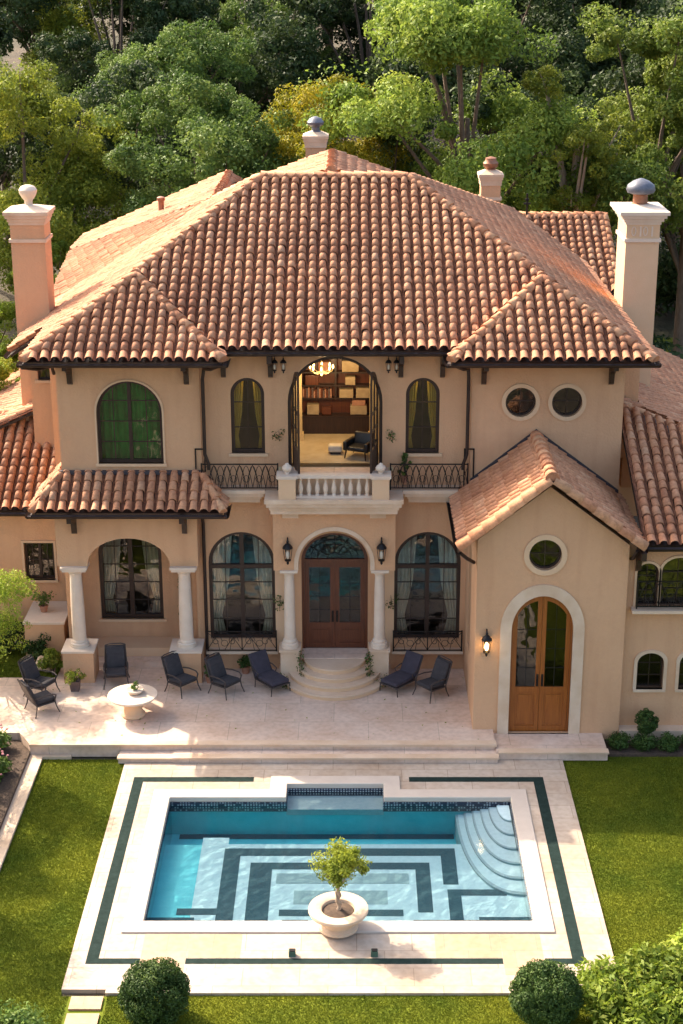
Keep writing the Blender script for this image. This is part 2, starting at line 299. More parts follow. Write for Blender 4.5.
class MB:
    def __init__(s): s.v = []; s.f = []; s.uv = None
    def add(s, vs, fs):
        k = len(s.v); s.v += [tuple(p) for p in vs]; s.f += [tuple(i+k for i in f) for f in fs]; return s
    def box(s, x0, x1, y0, y1, z0, z1):
        return s.add([(x0, y0, z0), (x1, y0, z0), (x1, y1, z0), (x0, y1, z0), (x0, y0, z1), (x1, y0, z1), (x1, y1, z1), (x0, y1, z1)],
                     [(0, 3, 2, 1), (4, 5, 6, 7), (0, 1, 5, 4), (1, 2, 6, 5), (2, 3, 7, 6), (3, 0, 4, 7)])
    def rbox(s, c, d, bev=0.02, rot=None, seg=3, puff=0):
        bm = bmesh.new(); bmesh.ops.create_cube(bm, size=1)
        for v in bm.verts: v.co = Vector((v.co.x*d[0], v.co.y*d[1], v.co.z*d[2]))
        bmesh.ops.bevel(bm, geom=bm.edges[:], offset=bev, segments=seg, profile=0.6, affect='EDGES')
        m = (rot.to_4x4() if rot else Matrix.Identity(4))
        m = Matrix.Translation(Vector(c)) @ m
        bm.verts.index_update()
        s.add([m @ v.co for v in bm.verts], [[v.index for v in f.verts] for f in bm.faces]); bm.free(); return s
    def tube(s, pts, rad, n=8, cap=True):
        pts = [Vector(p) for p in pts]
        if not hasattr(rad, '__len__'): rad = [rad]*len(pts)
        vs = []; fs = []
        prev = None
        for i, p in enumerate(pts):
            d = (pts[min(i+1, len(pts)-1)] - pts[max(i-1, 0)]).normalized()
            if prev is None:
                a = d.orthogonal().normalized()
            else:
                a = (prev - d*prev.dot(d))
                a = a.normalized() if a.length > 1e-5 else d.orthogonal().normalized()
            prev = a; b = d.cross(a)
            for k in range(n):
                t = 2*PI*k/n; vs.append(p + (a*math.cos(t) + b*math.sin(t))*rad[i])
        for i in range(len(pts)-1):
            for k in range(n):
                fs.append((i*n+k, i*n+(k+1) % n, (i+1)*n+(k+1) % n, (i+1)*n+k))
        if cap: fs.append(tuple(range(n-1, -1, -1))); fs.append(tuple(range((len(pts)-1)*n, len(pts)*n)))
        return s.add(vs, fs)
    def lathe(s, prof, c=(0, 0, 0), n=24, sq=False):
        vs = []; fs = []
        for r, z in prof:
            for k in range(n):
                t = 2*PI*(k + (0.5 if sq else 0))/n; q = r*(1.41421 if sq else 1)
                vs.append((c[0]+q*math.cos(t), c[1]+q*math.sin(t), c[2]+z))
        for i in range(len(prof)-1):
            for k in range(n):
                fs.append((i*n+k, i*n+(k+1) % n, (i+1)*n+(k+1) % n, (i+1)*n+k))
        fs.append(tuple(range(n-1, -1, -1))); fs.append(tuple(range((len(prof)-1)*n, len(prof)*n)))
        return s.add(vs, fs)
    def slab(s, outline, holes, d0, d1, plane='y', at=0.0):
        """polygon with holes in (a,b), extruded between depths d0,d1. plane y: (a, at+d, b); x: (at+d, a, b); z: (a, b, at+d)"""
        loops = [list(outline)] + [list(h) for h in holes]
        f = {'y': lambda a, b, d: (a, at+d, b), 'x': lambda a, b, d: (at+d, a, b), 'z': lambda a, b, d: (a, b, at+d)}[plane]
        tri = tessellate_polygon([[Vector((a, b, 0)) for a, b in l] for l in loops])
        flat = [p for l in loops for p in l]; n = len(flat)
        vs = [f(a, b, d0) for a, b in flat] + [f(a, b, d1) for a, b in flat]
        fs = []
        for t in tri:
            fs.append(tuple(t)); fs.append(tuple(i+n for i in reversed(t)))
        k = 0
        for l in loops:
            m = len(l)
            for i in range(m):
                a, b = k+i, k+(i+1) % m; fs.append((a, b, b+n, a+n))
            k += m
        return s.add(vs, fs)
    def build(s, name, m, parent=None, smooth=False, **kw):
        me = bpy.data.meshes.new(name); me.from_pydata(s.v, [], s.f)
        bm = bmesh.new(); bm.from_mesh(me)
        bmesh.ops.recalc_face_normals(bm, faces=bm.faces); bm.to_mesh(me); bm.free()
        me.materials.append(m)
        if smooth:
            me.polygons.foreach_set('use_smooth', [True]*len(me.polygons))
            try: me.set_sharp_from_angle(angle=R(40))
            except Exception: pass
        o = bpy.data.objects.new(name, me); C.objects.link(o)
        if parent: o.parent = parent
        return tagp(o, **kw)

def arch(xc, hw, zb, zs, rise, n=20):
    """closed loop: rectangle with arched head"""
    p = [(xc-hw, zb), (xc+hw, zb)]
    for i in range(n+1):
        t = PI*i/n; p.append((xc+hw*math.cos(t), zs+rise*math.sin(t)))
    return p
def circ(xc, zc, r, n=32, rz=None):
    return [(xc+r*math.cos(2*PI*i/n), zc+(rz or r)*math.sin(2*PI*i/n)) for i in range(n)]
def rect(x0, x1, z0, z1): return [(x0, z0), (x1, z0), (x1, z1), (x0, z1)]

# ------------------------------------------------------------------ roof tiles
TW, TC = 0.30, 0.345
def roof_face(poly, parent, name='roof', gut=True, seed=0, tw=TW, thick=0.12, ref=None):
    """poly: planar 3D points, counter-clockwise from above; real barrel tiles clipped to it, over a boarded deck"""
    P = [Vector(p) for p in poly]
    n = Vector((0, 0, 0))
    for i in range(len(P)): n += (P[i]).cross(P[(i+1) % len(P)])
    n.normalize()
    if n.z < 0: P.reverse(); n = -n
    v = (Vector((0, 0, 1)) - n*n.z).normalized(); u = v.cross(n)
    o = Vector(ref) if ref else min(P, key=lambda p: p.z)
    L2 = [((p-o).dot(u), (p-o).dot(v)) for p in P]
    u0 = min(p[0] for p in L2); u1 = max(p[0] for p in L2); v1 = max(p[1] for p in L2)
    off = (u1-u0) - math.floor((u1-u0)/tw)*tw
    if ref: off = 0; u0 = math.floor(u0/tw)*tw
    rng = np.random.RandomState(seed+3)
    edges = []
    for i in range(len(L2)):
        a = L2[i]; b = L2[(i+1) % len(L2)]
        d = (b[0]-a[0], b[1]-a[1]); l = math.hypot(*d)
        if l < 1e-6: continue
        edges.append((a, (d[1]/l, -d[0]/l)))      # outward normal for ccw
    r = 0.115*tw/0.30; cx = tw/2
    prof = [(0.0, -0.03, 0), (tw*0.13, 0.008, 0)]
    for k in range(7):
        t = PI - PI*k/6; prof.append((cx + r*math.cos(t), 0.012+r*1.05*math.sin(t), 1))
    prof += [(tw*0.87, 0.008, 0), (tw, -0.03, 0)]
    m = len(prof); vs = []; fs = []; uvs = []
    i0 = 0; ni = int((u1-u0)/tw)+2; nj = int(v1/TC)+2
    for i in range(-1, ni):
        colr = rng.rand()
        for j in range(nj):
            uc = u0 + i*tw + off/2; vc = j*TC
            if any((uc+tw/2-a[0])*nn[0]+(vc+TC/2-a[1])*nn[1] > 0.33 for a, nn in edges): continue
            dh, dr, du, dv = rng.uniform(-.009, .011), rng.uniform(.94, 1.06), rng.uniform(-.011, .011), rng.uniform(-.022, .022) - (.05 if rng.rand() < .02 else 0)
            sk = rng.uniform(-.009, .009); c = .45*rng.rand() + .30*colr + .25*(rng.rand() > .5)*rng.rand() + .08
            k = len(vs)
            for (pu, ph, cov) in prof:                     # lower edge
                if cov: vs.append((uc+cx+(pu-cx)*dr+du-sk, vc-0.02+dv*(j > 0), ph*dr+0.038+dh))
                else: vs.append((uc+pu, vc-0.0, ph+0.018))
            for (pu, ph, cov) in prof:                     # upper edge
                if cov: vs.append((uc+cx+(pu-cx)*dr*0.84+du+sk, vc+TC+0.005, ph*dr*0.86+0.012+dh))
                else: vs.append((uc+pu, vc+TC+0.005, ph))
            for a in range(m-1):
                if a in (1, m-3): continue
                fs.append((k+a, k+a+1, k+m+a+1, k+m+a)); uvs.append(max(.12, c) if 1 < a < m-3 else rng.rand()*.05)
            if j > 0:                                      # end lips
                k2 = len(vs)
                for (pu, ph, cov) in prof:
                    if cov: vs.append((uc+cx+(pu-cx)*dr*0.86+du-sk, vc-0.012+dv, ph*0.86*dr+0.02+dh))
                    else: vs.append((uc+pu, vc+0.001, ph-0.004))
                for a in range(m-1):
                    if a in (1, m-3): continue
                    fs.append((k2+a, k2+a+1, k+a+1, k+a)); uvs.append(c*0.8)
    me = bpy.data.meshes.new(name); me.from_pydata(vs, [], fs)
    uvl = me.uv_layers.new(name='UVMap')
    arr = np.repeat(np.array(uvs), 4); buf = np.zeros(len(arr)*2); buf[0::2] = arr; buf[1::2] = 0.5
    uvl.data.foreach_set('uv', buf)
    me.polygons.foreach_set('use_smooth', [True]*len(me.polygons))
    bm = bmesh.new(); bm.from_mesh(me)
    for a, nn in edges:
        low = abs(a[1]) < 1e-3 and nn[1] < -0.99
        sh = 0.07 if low else 0.0
        bmesh.ops.bisect_plane(bm, geom=bm.verts[:]+bm.edges[:]+bm.faces[:], plane_co=(a[0]+nn[0]*sh, a[1]+nn[1]*sh, 0), plane_no=(nn[0], nn[1], 0), clear_outer=True)
    M = Matrix((u, v, n)).transposed().to_4x4(); M.translation = o
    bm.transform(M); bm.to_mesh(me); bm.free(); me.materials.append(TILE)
    ob = bpy.data.objects.new(name, me); C.objects.link(ob); ob.parent = parent
    dk = MB(); k = len(P)
    top = [p - n*0.05 for p in P]; bot = [p - n*thick for p in P]
    dk.add(top+bot, [tuple(range(k)), tuple(range(2*k-1, k-1, -1))] + [(i, (i+1) % k, k+(i+1) % k, k+i) for i in range(k)])
    dk.build('roof_deck', WOODD, ob)
    return ob

def caps(segs, parent, rad=0.145, name='ridge_tiles', step=0.40):
    if len(segs) > 1: return [caps([g_], parent, rad, name, step) for g_ in segs]
    vs = []; fs = []; uvs = []
    rng = np.random.RandomState(len(segs)*7+int(abs(segs[0][0][0])*10))
    for p0, p1 in segs:
        p0 = Vector(p0); p1 = Vector(p1)
        if p0.z > p1.z: p0, p1 = p1, p0
        d = (p1-p0); l = d.length; d.normalize(); nn = max(1, int(l/step)); st = l/nn
        a = d.cross(Vector((0, 0, 1))).normalized(); b = a.cross(d).normalized()
        for j in range(nn):
            c = rng.rand(); sc = rng.uniform(.96, 1.04); k = len(vs)
            off = a*rng.uniform(-.008, .008)
            for (t, rr, h) in ((-0.03, 1.0, 0.045), (st, 0.84, 0.015)):
                q = p0 + d*(j*st+t) + off
                for s_ in range(9):
                    an = R(-12) + R(204)*s_/8
                    vs.append(q + (a*math.cos(an)*rad*rr*sc + b*(math.sin(an)*rad*rr*sc + h - 0.01)))
            for s_ in range(8): fs.append((k+s_, k+s_+1, k+10+s_, k+9+s_)); uvs += [c]*4
            q = p0 + d*(j*st-0.028)+off; vs.append(q - b*0.02); kk = len(vs)-1
            for s_ in range(8): fs.append((kk, k+s_+1, k+s_)); uvs += [c*.4]*3
    me = bpy.data.meshes.new(name); me.from_pydata([tuple(v) for v in vs], [], fs)
    uvl = me.uv_layers.new(name='UVMap'); buf = np.zeros(len(uvs)*2); buf[0::2] = uvs; uvl.data.foreach_set('uv', buf)
    me.polygons.foreach_set('use_smooth', [len(p.vertices) == 4 for p in me.polygons])
    me.materials.append(RIDGE)
    o = bpy.data.objects.new(name, me); C.objects.link(o); o.parent = parent
    return o
def gutter(pts, parent):
    g = MB()
    for a, b in zip(pts[:-1], pts[1:]):
        a = Vector(a); b = Vector(b); d = (b-a).normalized(); s_ = d.cross(Vector((0, 0, 1))).normalized()
        pr = []
        for k in range(7):
            t = PI + PI*k/6; pr.append((math.cos(t)*0.075, math.sin(t)*0.075))
        pr = [(-.085, .015)] + pr + [(.085, .015), (.07, .0), (0, -.06), (-.07, 0)]
        vs = []
        for q in (a-d*0.02, b+d*0.02):
            vs += [q + s_*x + Vector((0, 0, z)) for x, z in pr]
        k = len(pr)
        g.add(vs, [(i, (i+1) % k, k+(i+1) % k, k+i) for i in range(k)])
    return g.build('gutter', BRONZE, parent)

# ------------------------------------------------------------------ the setting: ground
def terr_z(x, y):
    b = -0.42
    u_ = min(1, max(0, (x-9.5)/3.5)); t = max(0.0, y-26.0-20*u_*u_*(3-2*u_))
    z = b + 0.20*t if t < 120 else b + 24 + 0.05*(t-120)
    return z + (0.5*math.sin(x*0.13+1)*math.sin(y*0.11) if y > 26 else 0)*min(1, t/10)
g = MB(); xs = [-600, -300, -150, -90] + sorted(list(range(-60, 61, 4)) + [-4.7, 5.1, 10, 11, 13]) + [90, 150, 300, 600]; ys = [-200, -60, -25, -13.1, -5.9, 0, 10, 20, 26] + list(range(30, 150, 5)) + [200, 400, 800]
vs = [(x, y, terr_z(x, y)) for y in ys for x in xs]; nx = len(xs)
g.add(vs, [(j*nx+i, j*nx+i+1, (j+1)*nx+i+1, (j+1)*nx+i) for j in range(len(ys)-1) for i in range(nx-1) if not (xs[i] > -4.8 and xs[i+1] < 5.2 and ys[j] > -13.2 and ys[j+1] < -5.8)])
gr = g.build('ground', FOREST, smooth=True, kind='structure')

def sheet(name, poly, z, m, t=0.05, **kw):
    return MB().slab(poly, [], -t, 0, 'z', z).build(name, m, **kw)
lawns = [[(-7.75, -18.5), (-7.75, -4.9), (-5.52, -4.9), (-5.52, -15.15), (-0.5, -15.12), (6.1, -15.12), (6.1, -5.0), (7.35, -5.0), (7.35, -4.75), (14, -4.75), (14, -18.5)]]
sheet('lawn', lawns[0], -0.385, GRASS, kind='structure')
sheet('side_lawn', [(-30, -0.55), (-8.1, -0.55), (-8.1, 1.9), (-30, 1.9)], -0.06, GRASS, 0.3, kind='structure')
sheet('rear_lawn', [(11.5, 4), (22, 4), (22, 60), (11.5, 60)], -0.385, GRASS, kind='structure') if False else None

def blades(name, region, dens, z, h, label, seed, m=BLADE, zf=None):
    x0, x1, y0, y1 = region[:4]; rng = np.random.RandomState(seed)
    n = int((x1-x0)*(y1-y0)*dens)
    X = rng.uniform(x0, x1, n); Y = rng.uniform(y0, y1, n)
    if len(region) > 4:
        keep = np.ones(n, bool)
        for (a, b, c, d) in region[4]: keep &= ~((X > a) & (X < b) & (Y > c) & (Y < d))
        X = X[keep]; Y = Y[keep]; n = len(X)
    A = rng.uniform(0, 2*PI, n); H = h*rng.uniform(.5, 1.2, n); W = rng.uniform(.006, .012, n)
    lx = rng.normal(0, .45, n)*H; ly = rng.normal(0, .45, n)*H
    V = np.zeros((n, 3, 3))
    V[:, 0] = np.stack([X-W*np.cos(A), Y-W*np.sin(A), np.full(n, z)], 1)
    V[:, 1] = np.stack([X+W*np.cos(A), Y+W*np.sin(A), np.full(n, z)], 1)
    V[:, 2] = np.stack([X+lx, Y+ly, z+H], 1)
    me = bpy.data.meshes.new(name); me.vertices.add(n*3); me.vertices.foreach_set('co', V.reshape(-1))
    me.loops.add(n*3); me.loops.foreach_set('vertex_index', np.arange(n*3, dtype=np.int32))
    me.polygons.add(n); me.polygons.foreach_set('loop_start', np.arange(0, n*3, 3, dtype=np.int32))
    me.update(calc_edges=True)
    uvl = me.uv_layers.new(name='UVMap'); buf = np.zeros(n*6); buf[0::2] = np.repeat(rng.rand(n), 3); uvl.data.foreach_set('uv', buf)
    me.materials.append(m); o = bpy.data.objects.new(name, me); C.objects.link(o)
    return tagp(o, label, 'grass', kind='stuff')
blades('grass', (-7.75, -5.53, -16.8, -4.92, [(-5.35, -4.55, -17, -15.15)]), 4200, -0.386, .036, 'mown green grass on the lawn left of the pool', 1)
blades('grass', (6.12, 10.0, -15.5, -4.78, []), 4000, -0.386, .036, 'mown green grass on the lawn right of the pool', 2)
blades('grass', (-5.53, 6.12, -16.8, -15.14, [(-5.35, -4.55, -17, -15.15)]), 4200, -0.386, .036, 'mown green grass on the strip in front of the pool deck', 3)
blades('grass', (-11.5, -8.1, -0.53, 1.85, []), 2000, -0.061, .06, 'shaded green grass beside the left end of the terrace', 4)

# terrace, steps and deck
tz = MB().slab([(-16, -0.62), (-16, -4.0), (-8.5, -4.1), (-8.1, -4.75), (4.33, -4.75), (4.33, -3.0), (4.6, 8), (-8.1, 8), (-8.1, -0.62)], [], -0.38, 0, 'z', 0.0)
terrace = tz.build('terrace', PAVE, kind='structure')
MB().slab([(-8.12, -4.80), (4.36, -4.80), (4.36, -4.55), (-8.12, -4.55)], [], -0.055, 0.006, 'z', 0.0).build('step_nosing', LIME, terrace)
st = MB().box(-4.25, 4.36, -5.2, -4.752, -0.36, -0.165).build('terrace_step', PAVE, kind='structure')
MB().box(-4.27, 4.39, -5.24, -5.0, -0.205, -0.159).build('step_nosing', LIME, st)
st = MB().box(-5.7, -4.252, -5.17, -4.753, -0.36, -0.19).build('terrace_step', PAVE, kind='structure')
MB().box(-5.72, -4.275, -5.21, -5.0, -0.225, -0.184).build('step_nosing', LIME, st)
ld = MB().box(4.335, 7.3, -5.0, -3.2, -0.36, -0.11).build('door_landing', PAVE, kind='structure')
MB().box(4.395, 7.33, -5.04, -4.8, -0.155, -0.104).build('step_nosing', LIME, ld)
CX0, CX1, CY0, CY1 = -4.56, 4.95, -13.0, -6.68
NX0, NX1, NY = -1.6, 1.74, -5.98
outer = [(-5.52, -5.17), (-5.52, -15.0), (-4.6, -15.0), (-4.6, -15.12), (6.1, -15.12), (6.1, -5.0), (4.33, -5.0), (4.33, -5.17)]
hole = [(CX0, CY0), (CX1, CY0), (CX1, CY1), (NX1, CY1), (NX1, NY), (NX0, NY), (NX0, CY1), (CX0, CY1)]
deck = MB().slab(outer, [hole], -0.4, 0, 'z', -0.32).build('pool_deck', DECK, kind='structure')
i_ = MB(); zi = -0.316
for (a, b, c, d) in ((-5.17, -4.91, -14.12, -5.98), (-4.91, -2.05, -6.23, -5.98), (-4.91, -4.02, -14.12, -13.92), (-3.05, 3.72, -14.12, -13.92),
                     (1.98, 5.2, -6.23, -5.98), (5.2, 5.47, -14.12, -5.98), (4.62, 5.2, -14.12, -13.92)):
    i_.slab(rect(a, b, c, d), [], -0.02, 0, 'z', zi)
i_.build('inlay_band', INLAY, deck)
p_ = MB()
for (a, b, c, d) in ((-4.02, -3.06, -14.45, -13.02), (3.73, 4.6, -14.5, -13.02), (-3.05, -1.9, -13.9, -13.02), (2.3, 3.72, -13.9, -13.02)):
    p_.slab(rect(a, b, c, d), [], -0.02, 0, 'z', zi)
p_.build('peach_paving', PEACH, deck)
for k, (a, b) in enumerate(((-15.62, -15.2), (-16.2, -15.76))):
    MB().slab(rect(-5.28, -4.62, a, b), [], -0.06, 0.0, 'z', -0.34).build('path_slab', PEACH, kind='structure')
# kerb along the left lawn and the flower bed beyond it
sheet('lawn_kerb', [(-8.1, -30), (-7.75, -30), (-7.75, -4.9), (-7.0, -4.9), (-7.0, -4.76), (-8.1, -4.76)], -0.30, LIME, 0.2, kind='structure')
sheet('flower_bed', [(-16, -30), (-8.1, -30), (-8.1, -4.78), (-8.52, -4.13), (-16, -4.03)], -0.20, SOIL, 0.1, kind='structure')
sheet('hedge_bed', [(7.4, -4.72), (14, -4.72), (14, -3.3), (7.4, -3.3)], -0.32, SOIL, 0.1, kind='structure')
MB().slab(rect(7.76, 14, -3.95, -3.55), [], -0.3, 0, 'z', -0.02).build('wall_kerb', LIME, kind='structure')
sheet('garden_path', [(-24, 46), (-14.5, 46), (-13.5, 52), (-24, 53)], 4.1, PATHM, 0.2, kind='structure')

# ------------------------------------------------------------------ swimming pool
pool = thing('swimming_pool', 'rectangular pool with a dark striped floor and pale stone coping', 'swimming pool', (0, 0, 0))
IX0, IX1, IY0, IY1 = -4.12, 4.53, -12.57, -7.10; AX0, AX1, AY = -1.17, 1.31, -6.40
inner = [(IX0, IY0), (IX1, IY0), (IX1, IY1), (AX1, IY1), (AX1, AY), (AX0, AY), (AX0, IY1), (IX0, IY1)]
cp = MB().slab(hole, [inner], -0.10, 0.045, 'z', -0.32).build('coping', COPE, pool)
bev = cp.modifiers.new('bevel', 'BEVEL'); bev.width = 0.02; bev.segments = 2; bev.limit_method = 'ANGLE'
o2 = [(IX0-.1, IY0-.1), (IX1+.1, IY0-.1), (IX1+.1, IY1+.1), (AX1+.1, IY1+.1), (AX1+.1, AY+.1), (AX0-.1, AY+.1), (AX0-.1, IY1+.1), (IX0-.1, IY1+.1)]
in2 = [(IX0+.02, IY0+.02), (IX1-.02, IY0+.02), (IX1-.02, IY1-.02), (AX1-.02, IY1-.02), (AX1-.02, AY-.02), (AX0+.02, AY-.02), (AX0+.02, IY1-.02), (IX0+.02, IY1-.02)]
MB().slab(o2, [in2], -0.26, 0, 'z', -0.421).build('tile_band', MOSAIC, pool)
ZF, ZD = -0.85, -1.35
YS0, YS1 = -8.45, -7.75
b = MB()
b.slab(o2, [inner], -1.9, 0, 'z', -0.682)
b.add([(IX0, IY0, ZF), (IX1, IY0, ZF), (IX1, YS0, ZF), (IX0, YS0, ZF), (IX1, YS1, ZD), (IX0, YS1, ZD), (IX1, IY1, ZD), (IX0, IY1, ZD)],
      [(0, 1, 2, 3), (3, 2, 4, 5), (5, 4, 6, 7)])
b.build('basin', PBLUE, pool)
MB().box(AX0, AX1, IY1-.02, AY, -0.78, -0.62).build('ledge', PSTEP, pool)
MB().box(AX0-.05, AX1+.05, IY1+.001, AY, -1.6, -0.781).build('ledge_base', PBLUE, pool)
# pale floor field and its stripes, flat sheets each a few millimetres above the last
def fl(name, rects, m, z):
    q = MB()
    for (a, b_, c, d) in rects: q.slab(rect(a, b_, c, d), [], -0.003, 0, 'z', z)
    return q.build(name, m, pool)
fl('floor_field', [(-2.55, 4.53, IY0, YS0+.02), (-3.2, -2.55, IY0, -8.12)], PPALE, ZF+.008)
fl('floor_stripe', [(-2.62, 3.02, -8.97, -8.63), (-2.62, -2.22, IY0, -8.971), (2.66, 3.02, -10.24, -8.971),
                    (-1.95, 2.37, -9.58, -9.28), (-1.95, -1.42, IY0, -9.581), (2.02, 2.37, -11.4, -9.581),
                    (3.05, 4.12, -10.71, -10.45), (2.74, 3.05, IY0, -10.45), (-3.53, -2.621, -11.50, -11.24), (-1.18, 1.68, -11.55, -11.29)], PSTRIPE, ZF+.014)
fl('floor_panel', [(-1.30, 1.85, -10.2, -9.76), (-0.86, 1.33, -11.07, -10.5)], PGREY, ZF+.014)
fl('front_bench', [(IX0, -3.1, IY0, -11.62), (1.9, 3.4, IY0, -11.72), (3.4, IX1, IY0, -11.6), (-3.1, -2.7, IY0, -11.74), (-1.1, -.5, IY0, -11.72)], PSTRIPE, ZF+.022)
fl('floor_stripe', [(-3.9, 3.1, -7.35, -7.12)], PSTRIPE, ZD+.01)
for k in range(6):
    f_ = 1 - k*0.155; rx, ry = 1.40*f_, 3.75*f_ - .1
    pts = [(IX1-.01*k, IY1-.01*k)] + [(IX1-.01*k - rx*math.sin(t*PI/2/16)**.85, IY1-.01*k - ry*math.cos(t*PI/2/16)**.85) for t in range(17)]
    MB().slab(pts, [], -.5 if k == 0 else 0, 0.055, 'z', (-.835+0.058*k)).build('pool_step', PSTEP, pool)
    q_ = [pts[0]] + [(pts[0][0]+(a-pts[0][0])*.955, pts[0][1]+(b2-pts[0][1])*.975) for a, b2 in pts[1:]]
    MB().slab(q_, [], 0, .006, 'z', (-.835+0.058*k)+.0555).build('pool_step_tread', PPALE, pool)
wt = MB().slab([(IX0+.022, IY0+.022), (IX1-.022, IY0+.022), (IX1-.022, IY1-.022), (AX1-.022, IY1-.022), (AX1-.022, AY-.022), (AX0+.022, AY-.022), (AX0+.022, IY1-.022), (IX0+.022, IY1-.022)], [], -1.2, 0, 'z', -0.50)
wt.build('pool_water', WATER, kind='structure')

# ------------------------------------------------------------------ the villa
villa = thing('villa', 'two-storey peach stucco villa with barrel tile roofs and arched windows', 'villa', (0, 0, 0))
def wall(outline, holes, at, t=0.3, plane='y', m=None, name='wall', sub=None):
    return MB().slab(outline, holes, 0, t, plane, at).build(name, m or STUCCO, sub or villa)

# loops for openings
W1 = arch(-2.68, .96, .95, 3.33, .96); W2 = arch(2.68, .96, .95, 3.33, .96)
DM = arch(0, .96, .60, 3.42, .84)
BD = arch(.03, 1.32, 6.25, 8.13, 1.32); U1 = arch(-2.41, .47, 6.65, 8.36, .47); U2 = arch(2.47, .47, 6.65, 8.36, .47)
wall([(-4.0, -.05), (4.0, -.05), (4.0, 9.75), (-4.0, 9.75)], [W1, W2, DM, BD, U1, U2], 0.0, .32)
# left bay, upper storey
LB = arch(-5.67, .91, 6.45, 7.92, .90)
wall(rect(-7.64, -3.70, 5.2, 9.62), [LB], -0.3, .3)
wall(rect(0.003, 8, 3.9, 9.6), [], -7.64, .3, 'x')
wall(rect(-.001, 0.9, 5.2, 9.6), [], -4.0, .298, 'x')
# left arcade
ar = [(-7.85, 3.52), (-7.0, 3.52)] + [(-5.83+1.17*math.cos(t*PI/18), 3.52+.84*math.sin(t*PI/18)) for t in range(17, 0, -1)] + [(-4.66, 3.52), (-3.86, 3.52), (-3.86, 5.5), (-7.85, 5.5)]
wall(ar, [], -0.72, .3)
wall([(-.42, 3.52), (0.35, 3.52), (0.35, -.05), (1.4, -.05), (1.4, 5.3), (-.42, 5.3)], [], -7.85, .3, 'x')
wall([(-.42, 3.52), (0.0, 3.52), (0.0, 5.3), (-.42, 5.3)], [], -4.16, .3, 'x')
wall(rect(0.32, 1.4, -.05, 5.3), [], -4.16, .16, 'x')
AW = arch(-6.10, .94, 1.0, 3.1, .75)
wall(rect(-7.85, -3.86, -.05, 5.3), [AW], 1.4, .3)
MB().box(-7.55, -4.17, .55, 1.39, 0, .42).build('bench_step', STUCCO2, villa)
MB().box(-7.55, -4.17, .1, .54, 0, .15).build('bench_step', PAVE, villa)
MB().box(-7.55, -4.17, -.42, 1.39, 4.9, 5.0).build('ceiling', STUCCO, villa)
# left wing
WL = rect(-9.4, -8.5, 1.95, 3.15)
wall(rect(-16, -7.86, -.1, 4.4), [WL], 2.2, .3)
wall(rect(-9.2, -7.64, 5.5, 9.0), [rect(-8.98, -8.52, 7.75, 8.45)], 3.9, .3)
wall(rect(4.2, 14, 4.0, 9.0), [], -9.2, .3, 'x')
wall(rect(-8.3, -7.64, 5.5, 9.4), [], 2.3, .3)
wall(rect(2.6, 3.9, 5.5, 9.3), [], -8.3, .3, 'x')
# right bay, upper storey
RB1, RB2 = circ(5.16, 8.22, .42), circ(6.44, 8.22, .42)
wall(rect(3.80, 8.0, 5.0, 9.62), [RB1, RB2], -0.3, .3)
wall(rect(0.003, 14, 4.0, 9.6), [], 7.70, .3, 'x')
wall(rect(-.001, 0.9, 5.2, 9.6), [], 3.802, .2, 'x')
wall(rect(8.003, 8.75, 6.0, 9.0), [], 1.6, .3)
wall(rect(1.9, 14, 5.0, 9.0), [], 8.45, .3, 'x')
# gable entrance block
GD = arch(5.56, .82, -.1, 2.95, .98); GR = circ(5.56, 5.08, .43)
wall([(3.78, -.3), (7.75, -.3), (7.75, 5.35), (5.62, 6.95), (3.78, 5.5)], [GD, GR], -3.9, .3)
wall(rect(-3.6, 0, -.1, 5.4), [arch(-1.6, .45, 1.4, 4.2, .45)], 3.782, .3, 'x')
wall(rect(-3.6, 0, -.3, 5.3), [], 7.45, .298, 'x')
# right wing
RW = [arch(8.33, .29, 3.5, 4.45, .29, 12), arch(9.15, .46, 3.5, 4.5, .40, 12), arch(8.56, .36, 1.08, 1.85, .30, 12), arch(9.7, .36, 1.08, 1.85, .30, 12)]
wall(rect(7.751, 16, -.35, 5.3), RW, -3.6, .3)
# back and end walls close the house
wall(rect(-9, 11, -.3, 9.4), [], 15.5, .3)
MB().box(4.0, 8.0, 0.05, 0.3, -.1, 5.2).build('wall', STUCCO, villa)
# ceilings that keep the upper rooms dark
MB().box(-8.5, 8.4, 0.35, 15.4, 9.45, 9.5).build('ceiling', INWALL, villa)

# interior boxes behind the openings
def room(x0, x1, y0, y1, z0, z1, m=INWALL):
    q = MB(); t = .03
    q.box(x0, x1, y1, y1+t, z0, z1); q.box(x0-t, x0, y0, y1, z0, z1); q.box(x1, x1+t, y0, y1, z0, z1)
    q.box(x0, x1, y0, y1, z0-t, z0); q.box(x0, x1, y0, y1, z1, z1+t)
    return q.build('room', m, villa)
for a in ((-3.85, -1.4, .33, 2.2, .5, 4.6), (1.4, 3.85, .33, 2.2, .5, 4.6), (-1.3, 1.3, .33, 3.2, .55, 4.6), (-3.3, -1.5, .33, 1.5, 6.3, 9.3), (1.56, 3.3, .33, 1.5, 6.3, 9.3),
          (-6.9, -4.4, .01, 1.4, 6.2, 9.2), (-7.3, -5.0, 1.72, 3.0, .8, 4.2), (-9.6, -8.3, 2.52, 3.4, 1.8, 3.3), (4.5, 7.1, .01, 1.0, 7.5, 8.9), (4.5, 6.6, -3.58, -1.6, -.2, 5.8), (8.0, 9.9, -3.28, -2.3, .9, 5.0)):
    room(*a, m=INBLK if a[4] > 6 else INWALL)
